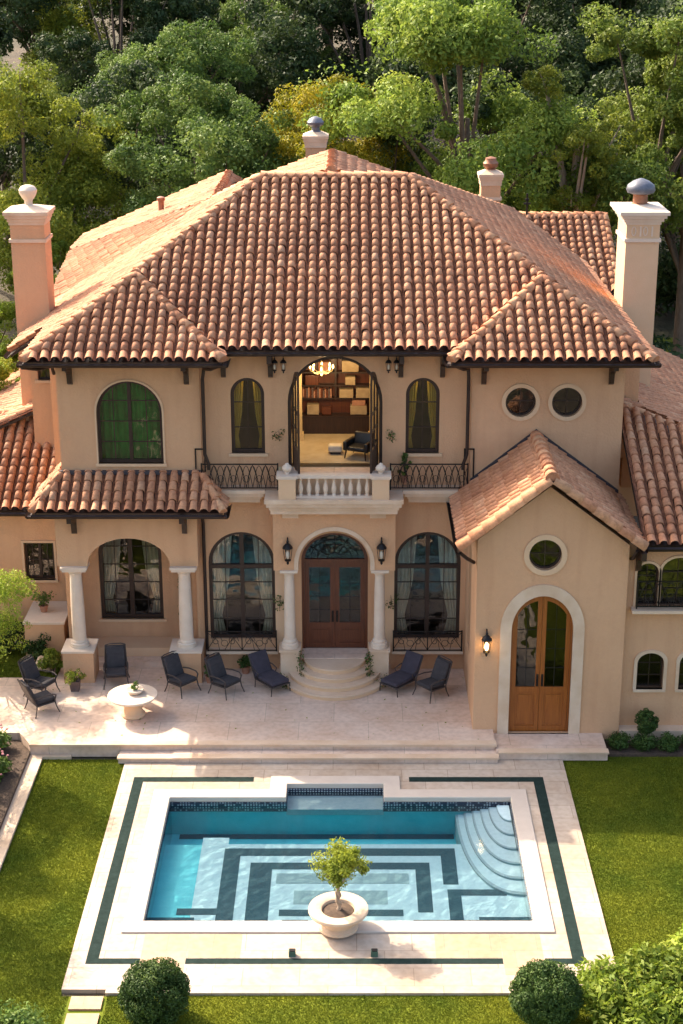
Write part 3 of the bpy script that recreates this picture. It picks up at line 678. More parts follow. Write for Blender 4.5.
# the upper hall behind the open balcony doors
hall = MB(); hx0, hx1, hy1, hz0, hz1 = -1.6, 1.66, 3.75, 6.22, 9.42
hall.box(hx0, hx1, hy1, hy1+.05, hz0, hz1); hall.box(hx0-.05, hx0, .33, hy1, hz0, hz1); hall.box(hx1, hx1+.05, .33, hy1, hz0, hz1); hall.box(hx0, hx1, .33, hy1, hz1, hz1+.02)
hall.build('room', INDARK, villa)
MB().box(hx0, hx1, -.01, hy1, hz0-.08, hz0+.03).build('interior_floor', INFLOOR, villa)

def window(loop, y, kind='arch', mull=1, bars=3, fw=.09, curtain=None, sill=None, z0=None, hook=villa, sur=None, m=WOODD, plane='y', th=.05, transom=None, inward=0.1, glass=None):
    """window frame inside an opening; sub-parts pane, muntins, curtain, surround"""
    xs_ = [p[0] for p in loop]; zs_ = [p[1] for p in loop]; x0, x1 = min(xs_), max(xs_); zb, zt = min(zs_), max(zs_); xc = (x0+x1)/2; zc = (zb+zt)/2
    def shrink(l, d):
        out = []
        sx = 1-2*d/(x1-x0); sz = 1-2*d/(zt-zb)
        return [(xc+(p[0]-xc)*sx, zc+(p[1]-zc)*sz) for p in l]
    def zmax(x):
        best = None
        for i in range(len(loop)):
            a, b_ = loop[i], loop[(i+1) % len(loop)]
            if (a[0]-x)*(b_[0]-x) <= 0 and abs(a[0]-b_[0]) > 1e-6:
                z = a[1]+(b_[1]-a[1])*(x-a[0])/(b_[0]-a[0]); best = z if best is None else max(best, z)
        return best if best is not None else zt
    def xr(z):
        q = []
        for i in range(len(loop)):
            a, b_ = loop[i], loop[(i+1) % len(loop)]
            if (a[1]-z)*(b_[1]-z) <= 0 and abs(a[1]-b_[1]) > 1e-6: q.append(a[0]+(b_[0]-a[0])*(z-a[1])/(b_[1]-a[1]))
        return (min(q), max(q)) if q else (x0, x1)
    fr = MB().slab(loop, [shrink(loop, fw)], inward, inward+.1, plane, y)
    f = fr.build('window', m, hook)
    mu = MB(); bw = .022
    ax = (lambda a, b_, c, d, e, g_: mu.slab(rect(a, b_, c, d), [], e, g_, plane, y))
    d0, d1 = inward+.025, inward+.065
    if mull:
        for k in range(mull):
            x = x0+(x1-x0)*(k+1)/(mull+1); zlo = zb if kind != 'circ' else 2*zc-zmax(x)
            ax(x-fw*.6, x+fw*.6, zlo+.01, zmax(x)-.01, inward-.01, inward+.08)
    nz = int(bars)
    if nz:
        for k in range(nz):
            z = zb+(zt-zb)*(k+1)/(nz+1); a, b_ = xr(z); ax(a+.01, b_-.01, z-bw/2, z+bw/2, d0, d1)
    nl = mull+1
    if kind != 'circ':
        for k in range(nl):
            x = x0+(x1-x0)*(k+.5)/nl; ax(x-bw/2, x+bw/2, zb+.02, zmax(x)-.02, d0+.003, d1+.003)
    if transom:
        a, b_ = xr(transom); ax(a+.01, b_-.01, transom-.06, transom+.06, inward-.013, inward+.083)
    mu.build('muntin', m, f)
    pn = shrink(loop, fw*.6)
    MB().slab(pn, [], inward+.045, inward+.053, plane, y).build('pane', glass or GLASS, f)
    if curtain:
        cm, side = curtain
        for s_ in side:
            q = MB(); nn = 26; cw = (x1-x0)*.34
            xa = x0+.03 if s_ < 0 else x1-.03-cw
            vs = []
            for (zz, pin) in ((zt-.02, 1.0), (zc, .8), (zb+.35*(zc-zb), .45), (zb+.02, .62)):
                for k in range(nn):
                    t = k/(nn-1); xx = xa + (cw*t*pin if s_ < 0 else cw*(1-(1-t)*pin))
                    vs.append((xx, y+inward+.32+.045*math.sin(t*PI*9), zz) if plane == 'y' else (y+inward+.32+.045*math.sin(t*PI*9), xx, zz))
            q.add(vs, [(r_*nn+k, r_*nn+k+1, (r_+1)*nn+k+1, (r_+1)*nn+k) for r_ in range(3) for k in range(nn-1)])
            cu = q.build('curtain', cm, f, smooth=True)
            so_ = cu.modifiers.new('thick', 'SOLIDIFY'); so_.thickness = .012
    if sur:
        ow, sm, mode = sur
        if mode == 'arch':
            big = [(xc+(p[0]-xc)*(1+2*ow/(x1-x0)), (zb+(p[1]-zb)*(1+ow/(zt-zb))) if p[1] > zb+1e-4 else zb-.0) for p in loop]
        else:
            big = [(xc+(p[0]-xc)*(1+2*ow/(x1-x0)), zc+(p[1]-zc)*(1+2*ow/(zt-zb))) for p in loop]
        MB().slab(big, [loop], -.045, .06, plane, y).build('surround', sm, f)
    if sill:
        MB().box(x0-.08, x1+.08, y-.07, y+.09, zb-.08, zb).build('sill', sill, f)
    return f
window(W1, 0, mull=1, bars=0, fw=.10, curtain=(CURT, (-1, 1)), transom=3.2)
window(W2, 0, mull=1, bars=0, fw=.10, curtain=(CURT, (-1, 1)), transom=3.2)
for f_ in [o for o in villa.children if o.name.startswith('window')][-2:]:
    xm = -2.68 if f_.name == 'window' else 2.68
    q = MB()
    for z in (1.55, 2.15, 2.7): q.box(xm-.9, xm+.9, .125, .16, z-.011, z+.011)
    q.build('muntin', WOODD, f_)
window(U1, 0, glass=GLASSU, mull=0, bars=2, fw=.09, curtain=(CURTY, (1, -1)), sill=STUCCO2)
window(U2, 0, glass=GLASSU, mull=0, bars=2, fw=.09, curtain=(CURTY, (1, -1)), sill=STUCCO2)
window(LB, -.3, glass=GLASSU, mull=1, bars=3, fw=.08, sur=(.05, STUCCO2, 'arch'), sill=STUCCO2)
q = MB(); nn = 80
q.add([(-6.85+2.4*k/(nn-1), .42+.05*math.sin(k*.9), z) for z in (6.3, 9.1) for k in range(nn)], [(k, k+1, nn+k+1, nn+k) for k in range(nn-1)])
gc = q.build('curtain', CURTG, villa, smooth=True, label='green curtain across the upper left arched window')
window(AW, 1.4, mull=1, bars=4, fw=.11, curtain=(CURT, (-1, 1)), sill=STUCCO2)
window(WL, 2.2, mull=1, bars=1, fw=.07, sill=STUCCO2, sur=(.07, STUCCO2, 'arch'))
window(rect(-8.98, -8.52, 7.75, 8.45), 3.9, mull=0, bars=1, fw=.05, sill=STUCCO2)
window(RB1, -.3, 'circ', glass=GLASSU, mull=0, bars=1, fw=.05, sur=(.11, STUCCO2, 'c'))
window(RB2, -.3, 'circ', glass=GLASSU, mull=0, bars=1, fw=.05, sur=(.11, STUCCO2, 'c'))
for xc_ in (5.16, 6.44):
    MB().box(xc_-.012, xc_+.012, -.18, -.14, 7.82, 8.62).build('muntin', WOODD, [o for o in villa.children if o.name.startswith('window')][-2 if xc_ < 6 else -1])
window(GR, -3.9, 'circ', glass=GLASSU, mull=0, bars=1, fw=.05, sur=(.14, STUCCO2, 'c'))
MB().box(5.548, 5.572, -3.78, -3.74, 4.67, 5.49).build('muntin', WOODD, [o for o in villa.children if o.name.startswith('window')][-1])
window(arch(-1.6, .45, 1.4, 4.2, .45), 3.782, mull=0, bars=4, fw=.07, plane='x')
for k, l in enumerate(RW):
    window(l, -3.6, glass=GLASSU, mull=0, bars=2, fw=.05, sur=(.06 if k < 2 else .09, STUCCO2 if k < 2 else LIME, 'arch'), sill=None if k < 2 else LIME)

# doors
def leaf_door(parent, x0, x1, zb, ztf, y, m, glass_z0, st_w=.13, th=.06, handle_side=1, seed=0):
    """one leaf; ztf(x) gives the head height; glazed above, panelled below"""
    def loop(a, b_, z0_, off):
        n = 14; return [(a, z0_), (b_, z0_)] + [(b_+(a-b_)*k/n, ztf(b_+(a-b_)*k/n)-off) for k in range(n+1)]
    o_ = loop(x0, x1, zb, 0); h1 = loop(x0+st_w, x1-st_w, glass_z0, st_w*1.05)
    ph = rect(x0+st_w, x1-st_w, zb+.16, glass_z0-.16)
    leaf = MB().slab(o_, [h1, ph], 0, th, 'y', y).build('door_leaf', m, parent)
    q = MB(); q.slab(rect(x0+st_w, x1-st_w, zb+.16, glass_z0-.16), [], .025, .045, 'y', y)
    q.slab(rect(x0+st_w+.07, x1-st_w-.07, zb+.23, glass_z0-.23), [], .008, .0245, 'y', y)
    q.build('panel', m, leaf)
    q = MB(); xc = (x0+x1)/2; top = ztf(xc)-st_w
    q.box(xc-.01, xc+.01, y+.02, y+.045, glass_z0, top)
    for k in range(1, 4):
        z = glass_z0+(top-glass_z0)*k/4.3; q.box(x0+st_w, x1-st_w, y+.023, y+.048, z-.01, z+.01)
    q.build('muntin', IRON, leaf)
    MB().slab(h1, [], .028, .034, 'y', y).build('pane', GLASS, leaf)
    hx = x1-.06 if handle_side > 0 else x0+.06
    hz = glass_z0+.18
    q = MB(); q.box(hx-.03, hx+.03, y-.012, y, hz-.16, hz+.2); q.tube([(hx, y-.01, hz+.13), (hx, y-.07, hz+.1), (hx, y-.07, hz-.1), (hx, y-.01, hz-.12)], .013, 6)
    q.build('handle', IRON, leaf)
    return leaf
fr_d = MB().slab(DM, [[(-.88, .601), (.88, .601), (.88, 3.30), (-.88, 3.30)], [(-.86, 3.42)] + [(.86, 3.42)] + [(.86*math.cos(t*PI/16), 3.42+.75*math.sin(t*PI/16)) for t in range(1, 16)]], .10, .22, 'y', 0).build('door_frame', WOODM, villa)
leaf_door(fr_d, -.875, -.004, .62, lambda x: 3.29, .14, WOODM, 1.42, handle_side=1)
leaf_door(fr_d, .004, .875, .62, lambda x: 3.29, .14, WOODM, 1.42, handle_side=-1)
fan = [(-.86, 3.43), (.86, 3.43)] + [(.86*math.cos(t*PI/16), 3.42+.75*math.sin(t*PI/16)) for t in range(1, 16)]
MB().slab(fan, [], .15, .156, 'y', 0).build('fanlight', GLASS, fr_d)
q = MB()
for t in range(1, 6):
    a = PI*t/6; q.tube([(0.2*math.cos(a), .13, 3.43+.17*math.sin(a)), (.84*math.cos(a), .13, 3.43+.72*math.sin(a))], .011, 5)
for rr in (.2, .5, .68):
    q.tube([(rr*math.cos(t*PI/14), .13, 3.43+rr*.86*math.sin(t*PI/14)) for t in range(15)], .012, 5)
q.build('fanlight_scroll', IRON, fr_d)
def gtop(x): return 2.95+.98*math.sqrt(max(0, 1-((x-5.56)/.80)**2))-.02
dg = MB().slab(GD, [[(4.79, -.12), (6.33, -.12)] + [(5.56+.77*math.cos(t*PI/20), 2.95+.93*math.sin(t*PI/20)) for t in range(21)]], .08, .2, 'y', -3.9)
dg = dg.build('door_frame', WOODO, villa)
leaf_door(dg, 4.795, 5.555, -.10, lambda x: 2.95+.91*math.sqrt(max(0.02, 1-((x-5.56)/.775)**2)), -3.79, WOODO, 1.22, handle_side=1, st_w=.115)
leaf_door(dg, 5.565, 6.325, -.10, lambda x: 2.95+.91*math.sqrt(max(0.02, 1-((x-5.56)/.775)**2)), -3.79, WOODO, 1.22, handle_side=-1, st_w=.115)
big = [(4.44, -.11), (6.68, -.11)] + [(5.56+1.12*math.cos(t*PI/24), 2.95+1.30*math.sin(t*PI/24)) for t in range(25)]
MB().slab(big, [[(4.74, -.13), (6.38, -.13)] + GD[2:]], -.05, .07, 'y', -3.9).build('surround', LIME, dg)
# open balcony door leaves, swung outwards/inwards
df = MB().slab(BD, [[(-1.2, 6.26), (1.26, 6.26)] + [(.03+1.23*math.cos(t*PI/20), 8.13+1.23*math.sin(t*PI/20)) for t in range(21)]], .06, .2, 'y', 0).build('door_frame', WOODD, villa)
for s_ in (-1, 1):
    hx = .03+s_*1.21
    lf = MB()
    # leaf is swung into the opening: a tall glazed frame seen at an angle, hinge on the jamb
    def P(t, z, d=0.0): return (hx - s_*t*math.cos(R(80)) - s_*d*math.sin(R(80)), .10 - t*math.sin(R(80)) + d*math.cos(R(80))*1.0, z)
    def zt_(t): return 8.1 + 1.15*math.sqrt(max(0, 1-((1.15-t)/1.2)**2))*.98
    def bar(t0, t1, z0_, z1f, z1g):
        vs = [P(t0, z0_), P(t1, z0_), P(t1, z1g), P(t0, z1f)] + [P(t0, z0_, .05), P(t1, z0_, .05), P(t1, z1g, .05), P(t0, z1f, .05)]
        lf.add(vs, [(0, 1, 2, 3), (7, 6, 5, 4), (0, 4, 5, 1), (1, 5, 6, 2), (2, 6, 7, 3), (3, 7, 4, 0)])
    bar(0, .1, 6.3, zt_(.0), zt_(.1)); bar(1.05, 1.15, 6.3, zt_(1.05), zt_(1.15)); bar(.101, 1.049, 6.3, 7.0, 7.0)
    for k in range(6):
        a, b_ = .101+.158*k, .101+.158*(k+1)
        vs = [P(a, zt_(a)-.12), P(b_, zt_(b_)-.12), P(b_, zt_(b_)), P(a, zt_(a))]; vs += [P(a, zt_(a)-.12, .05), P(b_, zt_(b_)-.12, .05), P(b_, zt_(b_), .05), P(a, zt_(a), .05)]
        lf.add(vs, [(0, 1, 2, 3), (7, 6, 5, 4), (0, 4, 5, 1), (1, 5, 6, 2), (2, 6, 7, 3), (3, 7, 4, 0)])
    for z in (7.5, 8.0): bar(.101, 1.049, z, z+.025, z+.025)
    bar(.56, .585, 7.0, 9.1, 9.1)
    l_ = lf.build('door_leaf', WOODD, df)
    MB().add([P(.1, 7.0, .02), P(1.05, 7.0, .02), P(1.05, 9.1, .02), P(.55, 9.0, .02), P(.1, zt_(.1)-.1, .02)], [(0, 1, 2, 3, 4)]).build('pane', GLASS, l_)

# porch between the two columns
PX = 1.72
pa = [(-PX, 3.42), (-1.02, 3.42), (-1.02, 3.62)] + [(1.02*math.cos(t*PI/20), 3.62+1.0*math.sin(t*PI/20)) for t in range(19, 0, -1)] + [(1.02, 3.62), (1.02, 3.42), (PX, 3.42), (PX, 5.36), (-PX, 5.36)]
porch = wall(pa, [], -0.8, .35, name='porch_arch')
ring = [(-1.14, 3.43), (-1.02, 3.43)]+[(1.02*math.cos(t*PI/20), 3.62+1.0*math.sin(t*PI/20)) for t in range(20, -1, -1)]+[(1.02, 3.43), (1.14, 3.43)]+[(1.14*math.cos(t*PI/20), 3.62+1.12*math.sin(t*PI/20)) for t in range(0, 21)]
MB().slab(ring, [], -.03, .05, 'y', -.8).build('surround', LIME, porch)
for s_ in (-1, 1):
    x = -PX if s_ < 0 else PX-.3
    wall(rect(-.45, -.002, 3.42, 5.36), [], x, .3, 'x')
    MB().box(x+.0, x+.3, -.12, -.003, .6, 3.42).build('pilaster', STUCCO2, villa)
    MB().box(s_*1.0+(.0 if s_ > 0 else -.45), s_*1.0+(.45 if s_ > 0 else 0), -.83, -.8, 5.0, 5.3).build('capital_block', LIME, villa)
    if True:
        xc_ = s_*1.29
        c_ = MB().lathe([(.165, 0), (.165, .2), (.158, 1.0), (.148, 1.6), (.135, 2.1)], (xc_, -.62, 1.20), 28).build('column', LIMEW, villa, smooth=True)
        MB().lathe([(.25, 0), (.25, .07), (.235, .075), (.245, .12), (.225, .16), (.19, .17), (.2, .2), (.19, .24), (.168, .26)], (xc_, -.62, 1.0), 28).build('column_base', LIMEW, c_, smooth=True)
        MB().lathe([(.14, 0), (.165, .02), (.16, .05), (.20, .10), (.20, .12)], (xc_, -.62, 3.24), 28).box(xc_-.25, xc_+.25, -.87, -.37, 3.36, 3.43).build('capital', LIMEW, c_)
        pb = MB().box(xc_-.27, xc_+.27, -.89, -.35, 0, .95).box(xc_-.31, xc_+.31, -.93, -.31, .93, 1.0).box(xc_-.3, xc_+.3, -.92, -.3, 0, .14)
        pb.build('pedestal', LIME, villa)
# porch ceiling
MB().box(-PX, PX, -.46, -.002, 4.9, 4.98).build('ceiling', STUCCO2, villa)
# arcade columns
for xc_ in (-7.38, -4.28):
    c_ = MB().lathe([(.20, 0), (.20, .2), (.193, 1.0), (.18, 1.5), (.165, 2.02)], (xc_, -.55, 1.22), 28).build('column', LIMEW, villa, smooth=True)
    MB().lathe([(.28, 0), (.28, .06), (.265, .065), (.275, .11), (.25, .14), (.22, .15), (.228, .18), (.2, .22)], (xc_, -.55, 1.0), 28).build('column_base', LIMEW, c_, smooth=True)
    MB().lathe([(.168, 0), (.195, .02), (.19, .05), (.24, .12), (.24, .14)], (xc_, -.55, 3.24), 28).box(xc_-.34, xc_+.34, -.84, -.30, 3.38, 3.45).box(xc_-.38, xc_+.38, -.87, -.34, 3.45, 3.519).build('capital', LIMEW, c_)
    pd = MB().box(xc_-.44, xc_+.44, -.98, -.1, 0, .94).build('pedestal', STUCCO, villa)
    MB().box(xc_-.47, xc_+.47, -1.01, -.07, .94, 1.0).build('pedestal_cap', LIMEW, pd)

# balcony
bal = MB()
def cornice(x0, x1, y0, y1, ztop, h, steps=((0, .0), (.25, .05), (.5, .12), (.72, .16))):
    for k, (f0, ins) in enumerate(steps):
        f1 = steps[k+1][0] if k+1 < len(steps) else 1.0
        bal.box(x0+ins, x1-ins, y0+ins, y1, ztop-h*f1, ztop-h*f0 - (0.0 if k == 0 else 0))
cornice(-3.99, -1.93, -.52, -.003, 5.86, .40); cornice(1.93, 3.99, -.52, -.003, 5.86, .40)
cornice(-1.925, 1.925, -1.30, -.004, 5.84, .46)
balc = bal.build('balcony', LIME, villa); balc.location = (0, 0, -.15)
MB().box(-1.4, 1.46, -.75, -.005, 5.845, 6.35).build('threshold_step', LIME, balc)
MB().box(-1.46, 1.52, -.8, -.006, 6.35, 6.39).build('threshold_step', PAVE, balc)
# stone balustrade in the middle
for s_ in (-1, 1):
    xc_ = s_*1.29
    pd = MB().box(xc_-.235, xc_+.235, -1.25, -.82, 5.842, 6.46).build('balcony_pedestal', STUCCO2, balc)
    MB().box(xc_-.29, xc_+.29, -1.30, -.77, 6.46, 6.53).box(xc_-.26, xc_+.26, -1.27, -.8, 6.42, 6.46).build('pedestal_cap', LIMEW, pd)
    MB().lathe([(.06, 0), (.075, .02), (.06, .05), (.12, .10), (.14, .16), (.12, .22), (.06, .26), (.05, .29), (.02, .31)], (xc_, -1.03, 6.53), 18).build('finial', LIMEW, pd, smooth=True)
bl = MB().box(-1.055, 1.055, -1.15, -.92, 6.42, 6.52).box(-1.055, 1.055, -1.13, -.94, 5.843, 5.90).build('balustrade', LIMEW, balc)
bp_ = [(.055, 0), (.055, .04), (.04, .06), (.055, .10), (.072, .18), (.065, .25), (.035, .38), (.03, .42), (.045, .45), (.045, .52)]
bas = None
for k in range(9):
    x = -.92+k*.23
    if bas is None:
        bas = MB().lathe(bp_, (0, 0, 0), 14).build('baluster', LIMEW, balc, smooth=True); bas.location = (x, -1.035, 5.90)
    else:
        c_ = bas.copy(); C.objects.link(c_); c_.parent = balc; c_.location = (x, -1.035, 5.90)
def iron_rail(x0, x1, y, z0, z1, parent, arcs=6, side=None, name='railing'):
    q = MB(); t = .016
    q.box(x0, x1, y-t*1.3, y+t*1.3, z1-.03, z1); q.box(x0, x1, y-t, y+t, z0, z0+.024)
    for x in [x0+.015, x1-.015]: q.box(x-.02, x+.02, y-.02, y+.02, z0-.05, z1+.015)
    n = arcs; w_ = (x1-x0)/n; hh = z1-z0-.05
    for k in range(n):
        xa = x0+k*w_
        q.tube([(xa+w_*s/8, y, z0+.02+hh*math.sin(PI*s/8)*.96) for s in range(9)], .010, 5)
        if k < n-1: q.tube([(xa+w_*.5+w_*s/8, y+.012, z0+.02+hh*math.sin(PI*s/8)*.96) for s in range(9)], .010, 5)
        q.tube([(xa+w_*.5+.10*math.cos(s*PI/4), y-.012, z0+hh*.42+.10*math.sin(s*PI/4)) for s in range(9)], .008, 5)
        q.tube([(xa, y, z1-.04), (xa+w_*.3, y, z0+hh*.55), (xa+w_*.35, y, z0+.03)], .009, 5)
        q.tube([(xa+w_, y, z1-.04), (xa+w_*.7, y, z0+hh*.55), (xa+w_*.65, y, z0+.03)], .009, 5)
    return q.build(name, IRON, parent)
iron_rail(-3.72, -1.56, -.42, 5.90, 6.62, balc); iron_rail(1.56, 3.75, -.42, 5.90, 6.62, balc)
for x in (-3.74, 3.77):   # tall end posts with square loops
    q = MB()
    for dx in (-.13, .13): q.box(x+dx-.018, x+dx+.018, -.34, -.30, 5.87, 7.02)
    q.box(x-.148, x+.148, -.34, -.30, 7.0, 7.035)
    q.build('rail_post', IRON, balc)
# ground floor window railings on stone sills
for s_ in (-1, 1):
    x0, x1 = (-3.75, -1.66) if s_ < 0 else (1.66, 3.74)
    sl_ = MB().box(x0, x1, -.30, -.004, .60, .68).build('window_ledge', LIME, villa)
    r_ = iron_rail(x0+.03, x1-.03, -.26, .70, 1.32, villa, 2)
    q = MB(); xm = (x0+x1)/2
    for k in range(4):
        xa = x0+.3+k*.48
        q.tube([(xa+.17*(1-s*.07)*math.cos(s*.6), -.26, 1.0+.2*(1-s*.07)*math.sin(s*.6)) for s in range(13)], .010, 5)
    q.box(xm-.015, xm+.015, -.275, -.245, .7, 1.32)
    q.build('scroll', IRON, r_)
r_ = iron_rail(8.02, 11.0, -3.85, 3.58, 4.32, villa, 5)
MB().box(7.92, 11.2, -3.95, -3.602, 3.42, 3.5).build('window_ledge', LIME, villa)

# ------------------------------------------------------------------ roofs
zb_, yb_, zm_, ym_, s1 = 9.68, -1.5, 9.82, -0.8, 0.51
xl, xr_, rl, rr_ = -8.25, 8.55, -2.24, 2.21
yr = 6.37; zr = zm_+s1*(yr-ym_)
sL = (zr-zb_)/(rl-xl); sR = (zr-zb_)/(xr_-rr_)
def bay(xa, xb, s_):
    xm = (xa+xb)/2; z = zb_+s_*(xb-xa)/2; ya = yb_+(z-zb_)/s1; yR = ym_+(z-zm_)/s1
    return xm, z, ya, yR
xlb, xrb = -2.95, 3.15
mL = bay(xl, xlb, sL); mR = bay(xrb, xr_, sR)
A_L = (mL[0], mL[2], mL[1]); R_L = (mL[0], mL[3], mL[1]); A_R = (mR[0], mR[2], mR[1]); R_R = (mR[0], mR[3], mR[1])
vx = (zm_-zb_)/sL; vy = (zm_-zb_)/sR
ridL = (rl, yr, zr); ridR = (rr_, yr, zr)
rf = roof_face([(xlb-vx, ym_, zm_), (xrb+vy, ym_, zm_), R_R, ridR, ridL, R_L], villa, seed=1)
gutter([(xlb+.02, ym_-.1, zm_-.09), (xrb-.02, ym_-.1, zm_-.09)], rf)
caps([(ridL, ridR)], rf, .16); 
fL = roof_face([(xl, yb_, zb_), (xlb, yb_, zb_), A_L], villa, seed=2)
caps([((xl, yb_, zb_), A_L), ((xlb, yb_, zb_), A_L), (A_L, R_L), (R_L, ridL)], fL)
gutter([(xl-.1, 2.6, zb_-.09), (xl-.1, yb_-.1, zb_-.09), (xlb+.1, yb_-.1, zb_-.09), (xlb+.1, ym_-.05, zb_-.09)], fL)
roof_face([(xlb, yb_, zb_), (xlb, ym_, zb_), (xlb-vx, ym_, zm_), R_L, A_L], villa, seed=3)
fR = roof_face([(xrb, yb_, zb_), (xr_, yb_, zb_), A_R], villa, seed=4)
caps([((xr_, yb_, zb_), A_R), ((xrb, yb_, zb_), A_R), (A_R, R_R), (R_R, ridR)], fR)
gutter([(xrb-.1, ym_-.05, zb_-.09), (xrb-.1, yb_-.1, zb_-.09), (xr_+.1, yb_-.1, zb_-.09), (xr_+.1, 12.5, zb_-.09)], fR)
roof_face([(xrb, ym_, zb_), (xrb, yb_, zb_), A_R, R_R, (xrb+vy, ym_, zm_)], villa, seed=5)
# left slope: from the corner hip back to the rear hip; the eave steps out behind the chimney
PX_, PY_ = -3.9, 15.2; PZ_ = zb_+sL*(PX_-xl)
XE = -9.5; ZE = zb_+sL*(XE-xl)
rfl = (xl, yb_, zb_); yq = R_L[1]; y9 = 8.6
lf_ = roof_face([(xl, yb_, zb_), A_L, R_L, (xl, yq, zb_)], villa, seed=6, ref=rfl)
roof_face([(xl, yq, zb_), R_L, ridL, (PX_, y9, PZ_), (xl, y9, zb_)], villa, seed=62, ref=rfl)

B_ = (-9.55, 14.2, PZ_-.47*5.65); Q_ = (-9.55, 17.4, PZ_-.47*5.65)
l3 = roof_face([(PX_, y9, PZ_), (PX_, PY_, PZ_), Q_, B_], villa, seed=64)
roof_face([(XE, y9, ZE), (PX_, y9, PZ_), B_], villa, seed=63)
l2 = roof_face([(xl, 2.6, zb_), (xl, y9, zb_), (XE, y9, ZE), (XE, 2.6, ZE)], villa, seed=61, ref=(XE, yb_, ZE))
caps([((PX_, PY_, PZ_), Q_)], l3, .14); caps([(ridL, (PX_, y9, PZ_)), ((PX_, y9, PZ_), (PX_, PY_, PZ_))], lf_, .16)
gutter([B_, (XE-.1, y9, ZE-.09), (XE-.1, 2.6, ZE-.09)], l2)
# slope to the right of that rear ridge, running down to the valley behind the main ridge
roof_face([(PX_, 10.4, PZ_), (PX_, PY_, PZ_), (PX_+2.6, PY_+1.2, PZ_-2.3), (PX_+2.6, 10.4, PZ_-2.3)], villa, seed=7)
# central rear roof with a ridge running back from the main ridge
cz = zr+.12; CY = 11.4; cxm = -.15
c1_ = roof_face([(cxm, yr+.2, cz), (cxm, CY, cz), (cxm-4.6, CY+1.6, cz-1.84), (cxm-4.2, yr+4.2, cz-1.68)], villa, seed=8)
c2_ = roof_face([(cxm, CY, cz), (cxm, yr+.2, cz), (cxm+4.2, yr+4.2, cz-1.68), (cxm+5.2, CY+1.6, cz-2.08)], villa, seed=9)
caps([((cxm, yr+.1, cz), (cxm, CY, cz))], c1_, .17); caps([((cxm-4.6, CY+1.6, cz-1.84), (cxm, CY, cz)), ((cxm+5.2, CY+1.6, cz-2.08), (cxm, CY, cz))], c1_)
# right slope and its rear hips
WX, WY = 6.3, 15.4; WZ = zb_+sR*(xr_-WX)
rfr = (xr_, yb_, zb_); yq = R_R[1]
r1 = roof_face([(xr_, yb_, zb_), (xr_, yq, zb_), R_R, A_R], villa, seed=10, ref=rfr)
roof_face([(xr_, yq, zb_), (xr_, 12.2, zb_), (WX, WY, WZ), ridR, R_R], villa, seed=101, ref=rfr)
caps([(ridR, (WX, WY, WZ)), ((WX, WY, WZ), (xr_, 12.2, zb_))], r1)
# rear right wing
rz_ = 10.72
w1 = roof_face([(5.9, 12.5, rz_-.51*4.0), (9.9, 12.5, rz_-.51*4.0), (9.9, 16.5, rz_), (5.9, 16.5, rz_)], villa, seed=11)
caps([((5.9, 16.5, rz_), (9.95, 16.5, rz_)), ((9.85, 12.5, rz_-2.04), (9.85, 16.5, rz_))], w1)
# back slopes close the roof
bk = MB()
bk.add([ridL, ridR, (WX, WY, WZ), (8.5, 17, 8.6), (-9.0, 17.6, 8.6), (PX_, PY_, PZ_)], [(0, 1, 2), (0, 2, 5), (5, 2, 3, 4)])
bo = [Vector(v) - Vector((0, 0, .25)) for v in bk.v]
bk = MB(); bk.add(bo, [(0, 1, 2), (0, 2, 5), (5, 2, 3, 4)]); bk.build('roof_deck', WOODD, villa)
# skirt roof over the arcade
sx0, sx1, sz0, sz1 = -8.3, -3.05, 5.42, 6.16
sk = roof_face([(sx0, -1.5, sz0), (sx1, -1.5, sz0), (-3.72, -.32, sz1), (-7.64, -.32, sz1)], villa, seed=12)
sk2 = roof_face([(sx1, -1.5, sz0), (sx1, -.54, sz0), (-3.72, -.32, sz1-.0001)], villa, seed=13)
sk3 = roof_face([(sx0, .6, sz0), (sx0, -1.5, sz0), (-7.64, -.32, sz1), (-7.64, .9, sz1)], villa, seed=14)
caps([((sx0, -1.5, sz0), (-7.64, -.32, sz1)), ((sx1, -1.5, sz0), (-3.72, -.32, sz1))], sk, .12)
gutter([(sx0-.1, .6, sz0-.09), (sx0-.1, -1.6, sz0-.09), (sx1+.1, -1.6, sz0-.09), (sx1+.1, -.6, sz0-.09)], sk)
MB().box(-7.7, -3.66, -.40, -.303, sz1-.02, sz1+.09).build('flashing', STAIN, sk)
# left wing roof
lw = roof_face([(-16, 1.6, 4.4), (-7.66, 1.6, 4.4), (-7.66, 5.2, 6.35), (-11.2, 5.2, 6.35), (-16, 1.61, 4.41)][:4], villa, seed=15)
gutter([(-16, 1.5, 4.31), (-7.9, 1.5, 4.31)], lw)
lw2 = roof_face([(-11.2, 5.2, 6.35), (-7.66, 5.2, 6.35), (-7.66, 6.4, 7.1), (-8.6, 12, 7.1), (-12.8, 12, 5.0)][:0] + [(-8.84, 4.25, 6.9), (-8.84, 13, 6.9), (-12.6, 13, 5.2), (-12.6, 4.25, 5.2)], villa, seed=16)
caps([((-16, 1.6, 4.4), (-11.2, 5.2, 6.35)), ((-11.2, 5.2, 6.35), (-7.7, 5.2, 6.35))], lw, .13)
